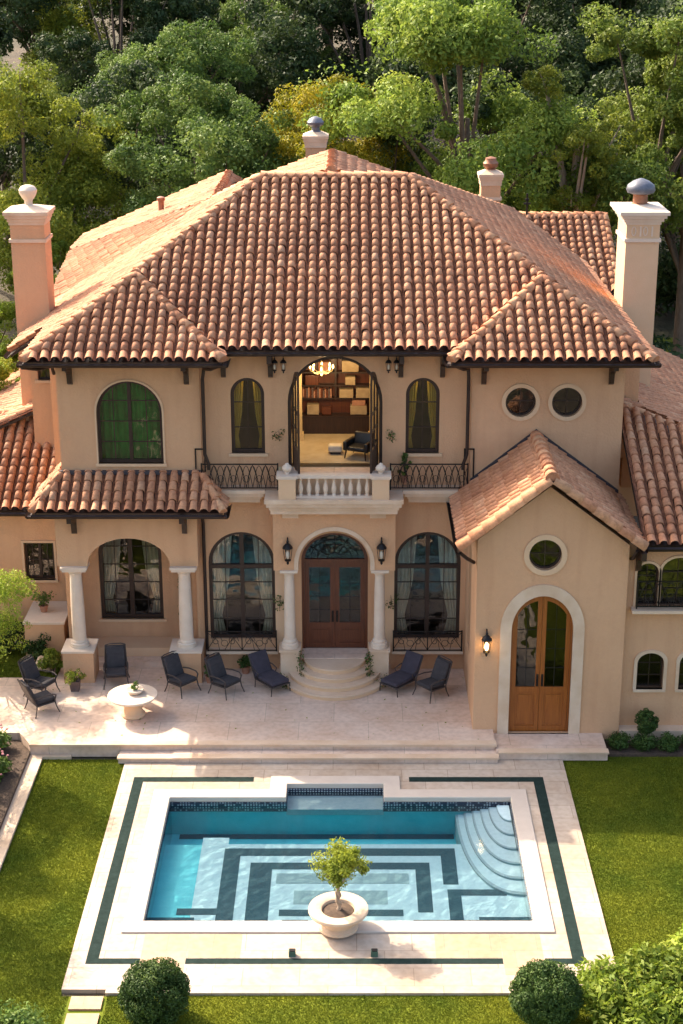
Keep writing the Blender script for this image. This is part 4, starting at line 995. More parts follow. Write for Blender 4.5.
# gable roof
gx0, gx1, gzE, gzR, gy0, gy1, gxc = 3.32, 8.02, 5.42, 7.25, -4.25, -.31, 5.62
gl_ = roof_face([(gx0, gy1, gzE), (gx0, gy0, gzE), (gxc, gy0, gzR), (gxc, gy1, gzR)], villa, seed=17, tw=.27, thick=.065)
gr_ = roof_face([(gx1, gy0, gzE), (gx1, gy1, gzE), (gxc, gy1, gzR), (gxc, gy0, gzR)], villa, seed=18, tw=.27, thick=.065)
caps([((gxc, gy0, gzR), (gxc, gy1, gzR)), ((gx0, gy0+.04, gzE-.04), (gxc, gy0+.04, gzR-.04))], gl_, .19); caps([((gx1, gy0+.04, gzE-.04), (gxc, gy0+.04, gzR-.04))], gr_, .19)
gutter([(gx0-.08, gy0, gzE-.1), (gx0-.08, -.05, gzE-.1)], gl_); gutter([(gx1+.08, gy0, gzE-.1), (gx1+.08, -3.9, gzE-.1)], gr_)
fl_ = MB()
for a, b_ in (((gx0+.5, gzE+.48), (gxc, gzR+.1)), ((gxc, gzR+.1), (7.99, gzE+.15))):
    ax_, az_ = a; bx_, bz_ = b_
    fl_.add([(ax_, -.36, az_), (bx_, -.36, bz_), (bx_, -.36, bz_+.1), (ax_, -.36, az_+.1), (ax_, -.302, az_), (bx_, -.302, bz_), (bx_, -.302, bz_+.1), (ax_, -.302, az_+.1)],
            [(0, 1, 2, 3), (7, 6, 5, 4), (3, 2, 6, 7), (0, 4, 5, 1), (0, 3, 7, 4), (1, 5, 6, 2)])
fl_.build('flashing', STAIN, gl_)
# right wing roof: front slope, hip, and the lean-to slope along the side wall
rw = roof_face([(8.14, -4.0, 5.42), (18, -4.0, 5.42), (10.9, -.2, 7.1), (8.0, 1.55, 7.88), (8.0, -.28, 7.06), (8.14, -.29, 7.06)][:0] + [(8.10, -4.0, 5.40), (16, -4.0, 5.40), (13.2, -1.4, 6.53), (8.10, 1.3, 7.70)], villa, seed=19)
gutter([(8.2, -4.1, 5.32), (16, -4.1, 5.32)], rw)
rw2 = roof_face([(8.05, 1.3, 7.74), (12.2, -.9, 6.55), (12.2, 14, 6.0), (8.05, 14, 7.4)][:0] + [(8.75, 1.2, 7.55), (12.6, 1.2, 5.8), (12.6, 13.5, 5.8), (8.75, 13.5, 7.55)], villa, seed=20)
rw3 = roof_face([(8.02, 1.15, 7.62), (12.6, 1.15, 5.78), (12.6, .2, 5.78), (8.9, .9, 7.5)][:0] + [(8.02, .0, 7.13), (8.02, 1.55, 7.88), (8.6, 1.55, 7.62), (8.6, .0, 7.13)][:0] + [(8.01, 1.25, 7.6), (8.74, 1.25, 7.5), (8.74, 1.5, 7.5), (8.01, 1.5, 7.6)][:0] if False else [(8.01, 1.2, 7.85), (8.76, 1.2, 7.55), (8.76, 1.59, 7.55), (8.01, 1.59, 7.85)], villa, seed=21)
caps([((8.05, 1.3, 7.78), (12.6, .1, 5.95))], rw, .13)
MB().box(10.3, 16, -.1, .25, 5.2, 6.95).build('parapet', STUCCO, villa)
# brackets under the eaves
def bracket(x, y, z, parent=villa):
    q = MB(); w2 = .065
    prof = [(0, 0), (0, -.78), (-.14, -.72), (-.2, -.42), (-.45, -.28), (-.8, -.2), (-.8, 0)]
    vs = [(x+sg*w2, y+a, z+b_) for sg in (-1, 1) for a, b_ in prof]; k = len(prof)
    q.add(vs, [(i, (i+1) % k, k+(i+1) % k, k+i) for i in range(k)] + [(0, 1, 2, 3), (0, 3, 4, 5), (0, 5, 6), (k+3, k+2, k+1, k), (k+5, k+4, k+3, k), (k+6, k+5, k)])
    return q.build('bracket', WOODD, parent)
for x in (-7.25, -4.05, 4.12, 7.62): bracket(x, -.303, 9.50)
for x in (-3.05, -1.75, 1.85, 3.0): bracket(x, -.003, 9.62)
for x in (-7.3, -4.2): bracket(x, -.723, 5.28)
bracket(8.05, -3.62, 5.3)
# lintel beam above the balcony opening
MB().box(-1.9, 1.95, -.09, -.003, 9.56, 9.66).build('lintel', WOODD, villa)
# downspouts
def spout(pts): MB().tube(pts, .05, 8).build('downspout', BRONZE, villa, smooth=True)
spout([(-3.05, -1.5, 9.55), (-3.3, -1.1, 9.35), (-3.55, -.45, 9.2), (-3.6, -.42, 8.9), (-3.6, -.42, 6.75), (-3.5, -.42, 6.45), (-3.5, -.42, 6.3)])
spout([(3.25, -1.5, 9.55), (3.5, -1.1, 9.35), (3.68, -.45, 9.2), (3.7, -.42, 8.9), (3.7, -.42, 6.75), (3.6, -.42, 6.45), (3.6, -.42, 6.3)])
spout([(-8.3, -1.5, 9.5), (-8.0, -.9, 9.3), (-7.72, -.38, 9.25), (-7.7, -.2, 9.0)])
spout([(-3.74, -.82, 5.2), (-3.74, -.5, 5.0), (-3.74, -.12, 4.6), (-3.74, -.1, .1)])
spout([(7.9, -4.2, 5.3), (7.85, -3.95, 5.0), (7.84, -3.72, 4.9)])
spout([(3.3, -4.2, 5.25), (3.5, -3.95, 5.0), (3.72, -3.6, 4.75)])
# chimneys
def chimney(x0, x1, y0, y1, z0, z1, m, capm, fin, label, fz=.5, carved=False, ov=.16):
    c = MB().box(x0, x1, y0, y1, z0, z1).build('chimney', m, villa, label=label)
    xc, yc = (x0+x1)/2, (y0+y1)/2; wx, wy = (x1-x0)/2, (y1-y0)/2
    q = MB()
    MB().box(x0-.05, x1+.05, y0-.05, y1+.05, z1-.62, z1-.52).build('chimney_band', capm, c)
    for (o_, za, zb2) in ((.03, z1-.10, z1-.0), (ov*.4, z1, z1+.10), (ov*.7, z1+.10, z1+.2), (ov, z1+.2, z1+.30)):
        q.box(x0-o_, x1+o_, y0-o_, y1+o_, za, zb2)
    vs = [(x0-ov, y0-ov, z1+.3), (x1+ov, y0-ov, z1+.3), (x1+ov, y1+ov, z1+.3), (x0-ov, y1+ov, z1+.3), (xc-.2, yc-.2, z1+.42), (xc+.2, yc-.2, z1+.42), (xc+.2, yc+.2, z1+.42), (xc-.2, yc+.2, z1+.42)]
    q.add(vs, [(0, 1, 5, 4), (1, 2, 6, 5), (2, 3, 7, 6), (3, 0, 4, 7), (4, 5, 6, 7)])
    q.build('chimney_cap', capm, c)
    if carved:
        q = MB()
        for k in range(4):
            xa = x0+.22+k*(x1-x0-.3)/4
            if k % 2: q.box(xa, xa+.05, y0-.03, y0, z1-.45, z1-.16)
            else: q.tube([(xa+.06*math.cos(t), y0-.01, z1-.3+.13*math.sin(t)) for t in [i*PI/5 for i in range(11)]], .018, 5)
        q.build('carved_frieze', capm, c)
    return c, xc, yc, z1+.42
c, x, y, z = chimney(-9.72, -8.70, 4.9, 5.9, 3.0, 12.35, STUCCO, LIME, 1, 'tall plain peach chimney at the left eave')
MB().lathe([(.20, 0), (.20, .05), (.12, .08), (.12, .2), (.2, .3), (.26, .42), (.27, .52), (.2, .62), (.08, .66), (.01, .67)], (x, y, z-.06), 24).build('finial', LIMEW, c, smooth=True)
c, x, y, z = chimney(8.72, 9.72, 5.0, 6.6, 3.0, 12.35, STUCCO2, LIMEW, 1, 'broad pale chimney with a carved band at the right eave', carved=True, ov=.24)
MB().lathe([(.27, 0), (.27, .08), (.22, .1), (.22, .34), (.25, .36)], (x, y, z-.08), 24).build('flue_collar', COPPER, c, smooth=True)
MB().lathe([(.22, 0), (.40, .05), (.44, .14), (.40, .28), (.24, .40), (.06, .47), (.01, .48)], (x, y, z+.27), 24).build('flue_hood', PEWTER, c, smooth=True)
c, x, y, z = chimney(-1.12, -.42, 13.8, 14.5, 9.5, 13.6, STUCCO, LIME, 1, 'small peach chimney behind the central rear ridge', ov=.1)
MB().lathe([(.2, 0), (.2, .1), (.14, .14), (.14, .25), (.28, .34), (.3, .42), (.2, .55), (.03, .62)], (x, y, z-.1), 20).build('flue_hood', PEWTER, c, smooth=True)
c, x, y, z = chimney(5.15, 5.85, 15.2, 15.9, 9.0, 12.1, STUCCO, LIME, 1, 'small pale chimney behind the right rear slope', ov=.1)
MB().lathe([(.2, 0), (.16, .12), (.26, .2), (.28, .32), (.2, .42), (.2, .5), (.05, .55)], (x, y, z-.08), 20).build('flue_hood', COPPER, c, smooth=True)
# roof vents
vz = zb_+sL*(-6.0-xl)
MB().lathe([(.16, 0), (.1, .06), (.1, .5), (.14, .52), (.14, .62), (.05, .66)], (-6.05, 12.3, 11.38), 14).build('roof_vent', COPPER, villa, smooth=True)
MB().lathe([(.18, 0), (.14, .12), (.05, .16)], (-6.4, 12.9, 11.2), 12).build('roof_vent', PEWTER, villa, smooth=True)
MB().tube([(6.95, 16.4, 10.6), (6.95, 16.4, 11.55)], .035, 6).box(6.82, 7.08, 16.37, 16.43, 11.15, 11.21).box(6.88, 7.02, 16.35, 16.45, 11.3, 11.36).build('roof_vent', IRON, villa)

# ------------------------------------------------------------------ entrance steps
es = MB()
stp = thing('entrance_steps', 'curved stone steps rising to the main double door', 'steps', (0, -.3, 0))
for k in range(4):
    r_ = 1.78-.26*k; zt = .15*(k+1)
    p_ = [(-r_*1.0, .29)] + [(-r_*math.cos(t*PI/28), -.08-r_*math.sin(t*PI/28)) for t in range(29)] + [(r_, .29)]
    sx_ = .82
    p_ = [(a*.9 if k == 0 else a*.9, b_*1.0) for a, b_ in p_]
    p_ = [(max(-1.6, min(1.6, a)), b_) for a, b_ in p_]
    tr_ = MB().slab(p_, [], -.15 if k else -.15, -.045, 'z', zt).build('step', STUCCO2, stp)
    big = [(a*1.02, b_*1.02-(.0)) for a, b_ in p_]
    MB().slab(big, [], -.0449, 0, 'z', zt).build('nosing', LIME, tr_)
MB().box(-.97, .97, -.3, .42, .6001, .615).build('step', PAVE, stp)

# ------------------------------------------------------------------ foliage generators
def leaves_mesh(name, centers, rads, per, lsize, seed, m, flat=0.35, up=0.3, aspect=2.0, shell=0.55, ccol=None):
    rng = np.random.RandomState(seed); n = len(centers)*per
    ctr = np.repeat(np.array(centers, float), per, 0); rr = np.repeat(np.array(rads, float), per)
    d = rng.normal(size=(n, 3)); d /= np.linalg.norm(d, axis=1)[:, None]
    rad = rr*(shell+(1-shell)*rng.rand(n)**.7)
    d2 = d.copy(); d2[:, 2] *= .78
    P = ctr + d2*rad[:, None]
    nrm = d*.8 + rng.normal(size=(n, 3))*flat*1.6; nrm[:, 2] += up; nrm /= np.linalg.norm(nrm, axis=1)[:, None]
    a = rng.normal(size=(n, 3)); a[:, 2] -= .4; a -= nrm*np.sum(a*nrm, 1)[:, None]; a /= np.linalg.norm(a, axis=1)[:, None]
    b_ = np.cross(nrm, a)
    L_ = lsize*rng.uniform(.45, 1.45, n); W_ = L_/aspect
    V = np.zeros((n, 4, 3))
    V[:, 0] = P - a*L_[:, None]*.5; V[:, 1] = P + b_*W_[:, None]*.5 + nrm*W_[:, None]*.15
    V[:, 2] = P + a*L_[:, None]*.5 - nrm*L_[:, None]*.12; V[:, 3] = P - b_*W_[:, None]*.5 + nrm*W_[:, None]*.15
    me = bpy.data.meshes.new(name); me.vertices.add(n*4); me.vertices.foreach_set('co', V.reshape(-1))
    me.loops.add(n*4); me.loops.foreach_set('vertex_index', np.arange(n*4, dtype=np.int32))
    me.polygons.add(n); me.polygons.foreach_set('loop_start', np.arange(0, n*4, 4, dtype=np.int32))
    me.update(calc_edges=True)
    cc = np.repeat(rng.rand(len(centers)), per)*.55 + rng.rand(n)*.45
    uvl = me.uv_layers.new(name='UVMap'); buf = np.zeros(n*8); buf[0::2] = np.repeat(cc, 4); uvl.data.foreach_set('uv', buf)
    me.materials.append(m); return me
def obj(name, me, parent=None, **kw):
    o = bpy.data.objects.new(name, me); C.objects.link(o)
    if parent: o.parent = parent
    return tagp(o, **kw)

def make_tree(name, label, cat, h, cw, ch, m, seed, group=None, lobes=11, clumps=11, per=95, ls=.26, bark=BARK, aspect=2.0, sparse=1.0):
    rng = np.random.RandomState(seed)
    t = thing(name, label, cat, group=group)
    cc = h-ch/2; cen = []; rad = []; lob = []
    for i in range(lobes):
        d = rng.normal(size=3); d /= np.linalg.norm(d); d[2] = d[2]*.9+.12
        q = np.array([d[0]*cw/2*.62, d[1]*cw/2*.62, cc+d[2]*ch/2*.66]); lr = cw*rng.uniform(.13, .24)
        lob.append((q, lr))
        for k in range(clumps):
            e = rng.normal(size=3); e /= np.linalg.norm(e); e[2] = abs(e[2])*1.0-.25 if rng.rand() < .8 else e[2]
            cen.append(q+e*lr*rng.uniform(.6, 1.15)*np.array([1, 1, .8])); rad.append(cw*rng.uniform(.04, .095)*sparse)
        for k in range(1):
            e = rng.normal(size=3); e /= np.linalg.norm(e)
            cen.append(q+e*lr*rng.uniform(.2, .8)); rad.append(lr*rng.uniform(.6, 1.0))
    me = leaves_mesh('crown', cen, rad, int(per*3.0), ls*.50, seed+1, m, aspect=aspect)
    obj('crown', me, t)
    q = MB(); tr = .024*h*.55
    fork = h-ch*.75
    q.tube([(0, 0, -.4), (tr*.3, 0, fork*.4), (-tr*.2, tr*.3, fork), (0, 0, cc)], [tr*1.25, tr, tr*.8, tr*.35], 10)
    for (p, lr) in lob:
        z0 = fork*rng.uniform(.75, 1.15); mid = p*.45; mid = (mid[0], mid[1], (z0+p[2])/2+.2)
        q.tube([(0, 0, z0), mid, tuple(p), (p[0]*1.15, p[1]*1.15, p[2]+lr*.5)], [tr*.5, tr*.32, tr*.14, tr*.05], 6)
    q.build('trunk', bark, t, smooth=True)
    return t
def place(t, x, y, s=1, rz=0, z=None): t.location = (x, y, terr_z(x, y) if z is None else z); t.scale = (s, s, s); t.rotation_euler = (0, 0, rz)

# ------------------------------------------------------------------ trees behind the house
WG = 'trees in the wood behind the villa'
ta = make_tree('broadleaf_tree', 'largest pale green tree, rising right of centre behind the villa roof', 'tree', 17.2, 9.0, 13.5, LF_LIGHT, 11, WG, 17, 13, 110, .30)
place(ta, 5.4, 26.5, 1.3)
tb = make_tree('broadleaf_tree', 'pale green tree above the right chimney at the edge of the photo', 'tree', 16.0, 8.2, 11.0, LF_LIGHT, 23, WG, 15, 13, 110, .30)
place(tb, 13.4, 27.0, 1.2)
tc_ = make_tree('broadleaf_tree', 'mid green rounded tree behind the left roof slope', 'tree', 13.6, 8.2, 8.8, LF_MID, 31, WG, 16, 12, 110, .27)
place(tc_, -6.2, 27.5, 1.17)
td = make_tree('broadleaf_tree', 'golden yellow tree between the two rear ridges', 'tree', 12.2, 7.6, 6.0, LF_YELL, 43, WG, 13, 12, 100, .24)
place(td, -.4, 30.0, 1.18)
te = make_tree('broadleaf_tree', 'olive green tree filling the left edge above the left chimney', 'tree', 15.0, 9.0, 11.5, LF_OLIVE, 53, WG, 16, 12, 105, .27)
place(te, -13.8, 27.5, 1.12)
tf = make_tree('broadleaf_tree', 'slender airy tree between the two pale green trees', 'tree', 17.0, 4.6, 12.0, LF_OLIVE, 61, WG, 10, 9, 60, .22, bark=BARKP)
place(tf, 9.9, 25.5, 1.15)
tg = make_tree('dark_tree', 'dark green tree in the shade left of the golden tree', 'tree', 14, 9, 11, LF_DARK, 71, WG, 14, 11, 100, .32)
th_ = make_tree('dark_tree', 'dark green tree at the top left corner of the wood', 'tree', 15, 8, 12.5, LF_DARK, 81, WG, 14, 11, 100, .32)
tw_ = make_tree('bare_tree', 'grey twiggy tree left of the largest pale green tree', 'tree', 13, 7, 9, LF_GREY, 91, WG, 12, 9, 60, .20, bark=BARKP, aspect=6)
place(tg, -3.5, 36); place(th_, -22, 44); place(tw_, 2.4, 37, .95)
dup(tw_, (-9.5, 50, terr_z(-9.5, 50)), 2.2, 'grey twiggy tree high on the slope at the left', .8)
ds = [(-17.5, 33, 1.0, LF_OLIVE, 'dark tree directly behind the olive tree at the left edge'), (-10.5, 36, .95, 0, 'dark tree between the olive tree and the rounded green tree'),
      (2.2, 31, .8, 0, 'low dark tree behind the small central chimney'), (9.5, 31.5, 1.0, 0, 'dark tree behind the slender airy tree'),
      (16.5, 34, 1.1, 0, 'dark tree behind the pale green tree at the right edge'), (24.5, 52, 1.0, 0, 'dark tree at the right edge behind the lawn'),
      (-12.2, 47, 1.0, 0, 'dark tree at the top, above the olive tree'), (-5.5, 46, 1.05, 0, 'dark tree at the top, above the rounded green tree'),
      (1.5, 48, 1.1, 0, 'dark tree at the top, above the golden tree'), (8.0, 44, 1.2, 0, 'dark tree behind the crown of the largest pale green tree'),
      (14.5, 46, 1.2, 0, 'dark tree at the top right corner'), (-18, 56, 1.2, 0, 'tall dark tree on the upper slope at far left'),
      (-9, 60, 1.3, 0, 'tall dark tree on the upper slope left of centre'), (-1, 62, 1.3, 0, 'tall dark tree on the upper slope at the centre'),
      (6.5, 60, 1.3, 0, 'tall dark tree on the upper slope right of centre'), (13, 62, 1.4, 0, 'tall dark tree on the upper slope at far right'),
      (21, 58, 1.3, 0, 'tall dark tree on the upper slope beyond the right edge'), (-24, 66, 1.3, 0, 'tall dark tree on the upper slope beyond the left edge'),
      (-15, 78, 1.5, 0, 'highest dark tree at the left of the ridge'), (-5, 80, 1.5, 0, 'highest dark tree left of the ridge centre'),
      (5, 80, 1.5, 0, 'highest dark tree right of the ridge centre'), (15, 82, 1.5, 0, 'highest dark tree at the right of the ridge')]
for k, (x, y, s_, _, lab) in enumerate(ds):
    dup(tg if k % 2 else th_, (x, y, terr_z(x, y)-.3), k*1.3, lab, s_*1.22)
ms = [(-17.5, 41, .8, tc_, 'mid green tree on the slope behind the olive tree'), (-8.5, 39, .95, tc_, 'mid green tree peering over the rounded green tree'),
      (-2.8, 43, .6, tc_, 'mid green tree on the slope above the golden tree'), (12.6, 38, .9, tc_, 'mid green tree between the right hand pale trees'),
      (-13, 53, .9, te, 'olive tree high on the slope at the left'), (-3.8, 54, .9, tc_, 'mid green tree high on the slope near the centre'),
      (18.5, 40, 1.0, te, 'olive tree high on the slope at the right'), (-21.5, 31, .9, tb, 'pale green tree beyond the left edge of the wood')]
for k, (x, y, s_, src, lab) in enumerate(ms):
    dup(src, (x, y, terr_z(x, y)-.2), 2.1+k*1.7, lab, s_*1.2)

# ------------------------------------------------------------------ shrubs
def make_shrub(name, label, cat, w_, h, m, seed, n=40, per=120, ls=.11, group=None, aspect=2.2, stem=True, sph=False, flat=.35, cr=.2):
    rng = np.random.RandomState(seed); t = thing(name, label, cat, group=group); cen = []; rad = []
    for k in range(n):
        e = rng.normal(size=3); e /= np.linalg.norm(e)
        f = rng.uniform(.72, .86) if sph else rng.uniform(.25, .85)
        cen.append((e[0]*w_/2*f, e[1]*w_/2*f, h*.52+e[2]*h*.5*f*(1 if sph else .85))); rad.append(w_*(cr*.72 if sph else rng.uniform(cr*.7, cr*1.2)))
    if sph:
        for k in range(9):
            e = rng.normal(size=3); e /= np.linalg.norm(e); cen.append((e[0]*w_*.44, e[1]*w_*.44, h*.52+e[2]*h*.44)); rad.append(w_*.13)
        for k in range(12): cen.append((0, 0, h*.5)); rad.append(w_*.42)
    obj('foliage', leaves_mesh('foliage', cen, rad, per, ls, seed+1, m, aspect=aspect, flat=flat, shell=.4 if not sph else .75), t)
    if stem:
        q = MB()
        for k in range(6):
            a = k*PI/3+.3; q.tube([(0, 0, -.05), (.12*w_*math.cos(a), .12*w_*math.sin(a), h*.25), (.3*w_*math.cos(a), .3*w_*math.sin(a), h*.62)], [.03, .02, .008], 5)
        q.build('stem', BARK, t)
    return t
ball = make_shrub('clipped_shrub', 'clipped dark green ball shrub at the left front corner of the pool deck', 'shrub', 1.38, 1.32, LF_BOX, 5, 150, 230, .055, 'clipped ball shrubs', sph=True)
ball.location = (-3.45, -15.95, -.39)
dup(ball, (4.38, -16.0, -.39), 2.0, 'clipped dark green ball shrub at the right front corner of the pool deck')
lime = make_shrub('leafy_shrub', 'bright yellow-green shrub nearest the right ball shrub', 'shrub', 1.9, 1.1, LF_LIME, 15, 44, 110, .15, 'bright shrubs in the front right corner', aspect=2.6)
lime.location = (5.75, -15.7, -.45)
for k, (x, y, s_, lab) in enumerate([(6.9, -15.1, 1.0, 'bright yellow-green shrub by the right corner of the pool deck'), (6.6, -16.3, 1.0, 'bright yellow-green shrub at the very bottom, second from the ball shrub'),
        (8.0, -14.3, 1.05, 'bright yellow-green shrub on the lawn edge at the right'), (7.9, -15.8, 1.1, 'bright yellow-green shrub in the middle of the front right corner'),
        (9.0, -13.6, 1.0, 'rearmost bright yellow-green shrub at the right edge'), (9.2, -15.0, 1.1, 'bright yellow-green shrub at the lower right edge of the photo')]):
    dup(lime, (x, y, -.45), k*1.1+.7, lab, s_)
# bed at the left edge
bedg = 'shrubs in the left flower bed'
bd = make_shrub('flowering_shrub', 'dark leafy shrub at the top of the left flower bed', 'shrub', 1.7, 1.0, LF_MID, 25, 34, 110, .12, bedg)
bd.location = (-9.3, -5.0, -.38)
pf = MB(); rng = random.Random(4)
for k in range(26):
    a = rng.uniform(0, 2*PI); e = rng.uniform(.1, 1.3); p = Vector((.8*math.cos(a)*math.cos(e), .8*math.sin(a)*math.cos(e), .52+.5*math.sin(e)))
    pf.lathe([(.02, 0), (.045, .02), (.03, .04)], p, 6)
pf.build('blossom', LF_PINK, bd)
for k, (x, y, s_, lab) in enumerate([(-8.95, -6.3, .9, 'shrub beside the kerb, second from the terrace in the left bed'), (-9.7, -7.4, 1.0, 'shrub in the left bed at the edge of the photo below the terrace'),
                                     (-8.9, -8.2, .75, 'small shrub against the kerb low in the left bed'), (-10.4, -5.8, 1.1, 'shrub at the outer side of the left bed beside the terrace')]):
    dup(bd, (x, y, -.38), k*1.9, lab, s_)
lowh = make_shrub('leafy_shrub', 'low green shrub at the bottom left corner of the photo', 'shrub', 1.5, .55, LF_MID, 35, 34, 110, .09, 'low shrubs at the bottom left')
lowh.location = (-7.2, -16.3, -.42)
dup(lowh, (-6.2, -16.55, -.42), 1.2, 'low green shrub next to the stepping slabs at the bottom left')
# planting left of the arcade
for k, (x, y, w2, h2, m_, lab) in enumerate([(-8.75, .55, 1.1, .95, LF_BOX, 'dark shrub under the left wing window'), (-8.25, -.3, .75, .9, LF_LIME, 'pale climbing shrub against the left arcade pedestal'),
                                             (-9.9, 1.3, 1.5, 1.1, LF_DARK, 'dark shrub at the left edge against the wing wall')]):
    s_ = make_shrub('garden_shrub', lab, 'shrub', w2, h2, m_, 45+k, 24, 100, .09); s_.location = (x, y, -.05)
# bright shrubs behind and beside the house on the left
brs = make_shrub('bright_shrub', 'bright green shrub right of the left chimney behind the eave', 'shrub', 4.2, 3.4, LF_LIME, 55, 60, 120, .22, 'bright shrubs behind the house')
brs.location = (-12.5, 24, -.4)
for k, (x, y, s_, lab) in enumerate([(-9.6, 25.5, .9, 'bright green shrub just behind the rear left roof corner'), (-15.2, 22.5, .8, 'bright green shrub left of the left chimney'),
        (-14.3, 13, .85, 'bright green shrub beside the left roof eave at the photo edge'), (-13.6, 8.5, .9, 'bright green shrub above the left wing roof at the photo edge'),
        (-16.0, 17.5, .8, 'bright green shrub beyond the left lawn path'), (19.6, 39, .8, 'bright green shrub at the right edge beyond the right chimney'),
        (14.4, 21.5, .5, 'small bright green shrub by the right garden path')]):
    dup(brs, (x, y, -.45), k*1.3, lab, s_)
dks = make_shrub('dark_shrub', 'dark shrub behind the left chimney', 'shrub', 4.0, 3.4, LF_DARK, 65, 50, 110, .24, 'dark shrubs behind the house')
dks.location = (-12.3, 19.5, -.4)
for k, (x, y, s_, lab) in enumerate([(-17.5, 26, 1.1, 'dark shrub at the left edge in front of the olive tree'), (12.9, 25.5, 1.5, 'dark shrub behind the right chimney'), (19, 48, 1.6, 'dark shrub at the head of the right lawn'),
                                     (-11.6, 4.6, .42, 'dark shrub behind the left wing roof'), (3.6, 24, .9, 'dark shrub under the largest pale tree'), (-2.5, 24.5, .9, 'dark shrub under the golden tree'), (9.0, 22.5, .8, 'dark shrub behind the rear right wing')]):
    dup(dks, (x, y, -.45), k*1.1, lab, s_)
bt_ = make_tree('bright_tree', 'bright lime green young tree between the left chimney and the rear left roof corner', 'tree', 9.6, 4.6, 6.5, LF_LIME, 131, 'bright young trees behind the house', 11, 10, 80, .24)
bt_.location = (-11.9, 22.5, -.4)
for k, (x, y, s_, lab) in enumerate([(-9.4, 24.5, 1.0, 'bright lime green young tree above the rear left roof corner'), (-14.4, 21.0, .85, 'bright lime green young tree just left of the left chimney'),
        (-12.6, 10.5, .88, 'bright lime green young tree at the left photo edge above the wing roof'), (-14.2, 14.5, .8, 'bright lime green young tree at the left photo edge beside the chimney shaft'),
        (15.6, 20.0, .62, 'bright lime green young tree at the right photo edge beside the chimney shaft')]):
    dup(bt_, (x, y, -.4), k*1.4+.6, lab, s_)
# right side garden
sheet('side_garden_lawn', [(11.8, 2), (26, 2), (26, 44), (11.8, 44)], -0.30, GRASS, 0.2, kind='structure')
sheet('side_path', [(12.9, 2), (13.8, 2), (15.6, 36), (14.9, 36)], -0.20, LIME, 0.15, kind='structure')
hb = make_shrub('box_hedge', 'low clipped hedge beside the right garden path', 'hedge', 1.0, .8, LF_BOX, 75, 40, 110, .09)
hb.location = (14.6, 14, -.3); hb.scale = (1.0, 4.0, 1.0)
# front right planting
tp = make_shrub('topiary_shrub', 'small rounded topiary against the right wing wall', 'shrub', .62, .72, LF_BOX, 85, 40, 120, .05, sph=True)
tp.location = (8.45, -4.15, .0)
MB().tube([(0, 0, -.35), (0, 0, .3)], .03, 6).build('stem', BARK, tp)
gc_ = make_shrub('border_shrub', 'low green border shrub at the left end of the right wing bed', 'shrub', .8, .42, LF_BOX, 95, 22, 110, .06, 'low border shrubs by the right wing')
gc_.location = (7.75, -4.35, -.33)
for k, (x, lab) in enumerate([(8.4, 'low green border shrub under the topiary'), (9.0, 'low green border shrub right of the topiary'), (9.6, 'low green border shrub at the right photo edge')]):
    dup(gc_, (x, -4.4, -.33), k*1.4+.5, lab)
fb = make_shrub('flowering_shrub', 'small flowering shrub on the right lawn at the photo edge', 'shrub', .9, .8, LF_LIME, 96, 22, 100, .08)
fb.location = (9.35, -7.1, -.4)

# near trees at the left whose branches reach into the picture and dapple the terrace
nt_ = make_tree('garden_tree', 'feathery pale green tree reaching in at the left edge in front of the wing', 'tree', 4.6, 3.4, 3.9, LF_LIME, 101, 'garden trees at the left', 12, 9, 46, .15, bark=BARKP, sparse=1.2, aspect=3)
nt_.location = (-10.3, -.9, -.35)
dup(nt_, (-10.5, -5.9, -.35), 1.7, 'garden tree beyond the left edge shading the terrace corner', 1.15)
dup(nt_, (-11.4, -8.6, -.35), 3.0, 'garden tree beyond the left edge shading the lawn', 1.3)
dup(nt_, (-10.1, -11.9, -.35), 4.4, 'garden tree beyond the left edge shading the front of the lawn', 1.1)

# ------------------------------------------------------------------ planter with the little tree by the pool
pl = thing('stone_planter', 'round cream stone bowl planter on the pool edge', 'planter', (.2, -12.85, -.275))
MB().lathe([(.40, 0), (.44, .03), (.44, .09), (.36, .13), (.38, .2), (.47, .30), (.50, .36), (.63, .41), (.66, .46), (.65, .51), (.42, .52), (.37, .49), (.36, .42), (.02, .42)], (0, 0, 0), 40).build('bowl', BOWL, pl, smooth=True)
MB().lathe([(.355, 0), (.25, .03), (.1, .05), (.01, .055)], (0, 0, .425), 24).build('soil', SOIL, pl, smooth=True)
bt = thing('potted_tree', 'small round-headed tree with twisted trunk growing in the stone bowl', 'tree', (.2, -12.85, .16))
cen = []; rad = []; rg = np.random.RandomState(9)
for k in range(34):
    e = rg.normal(size=3); e /= np.linalg.norm(e); f = rg.uniform(.35, 1)
    cen.append((e[0]*.62*f, e[1]*.54*f, 1.17+e[2]*.40*f)); rad.append(rg.uniform(.12, .30))
obj('crown', leaves_mesh('crown', cen, rad, 210, .075, 19, LF_OLIVE, aspect=2.6, flat=.6, shell=.1), bt)
q = MB(); q.tube([(0, 0, -.02), (.03, 0, .12), (-.03, .02, .26), (.03, -.01, .40), (-.01, 0, .52), (0, 0, .66), (0, 0, .95)], [.06, .048, .05, .045, .04, .035, .015], 9)
q.tube([(.02, .02, .1), (.06, -.03, .2), (-.02, -.05, .32), (-.05, .02, .45), (.02, .03, .56)], [.025, .03, .028, .026, .02], 7)
for k in range(7):
    a = k*.9; q.tube([(0, 0, .55), (.15*math.cos(a), .15*math.sin(a), .8), (.33*math.cos(a), .33*math.sin(a), 1.05)], [.022, .014, .006], 5)
q.build('trunk', BARKP, bt, smooth=True)
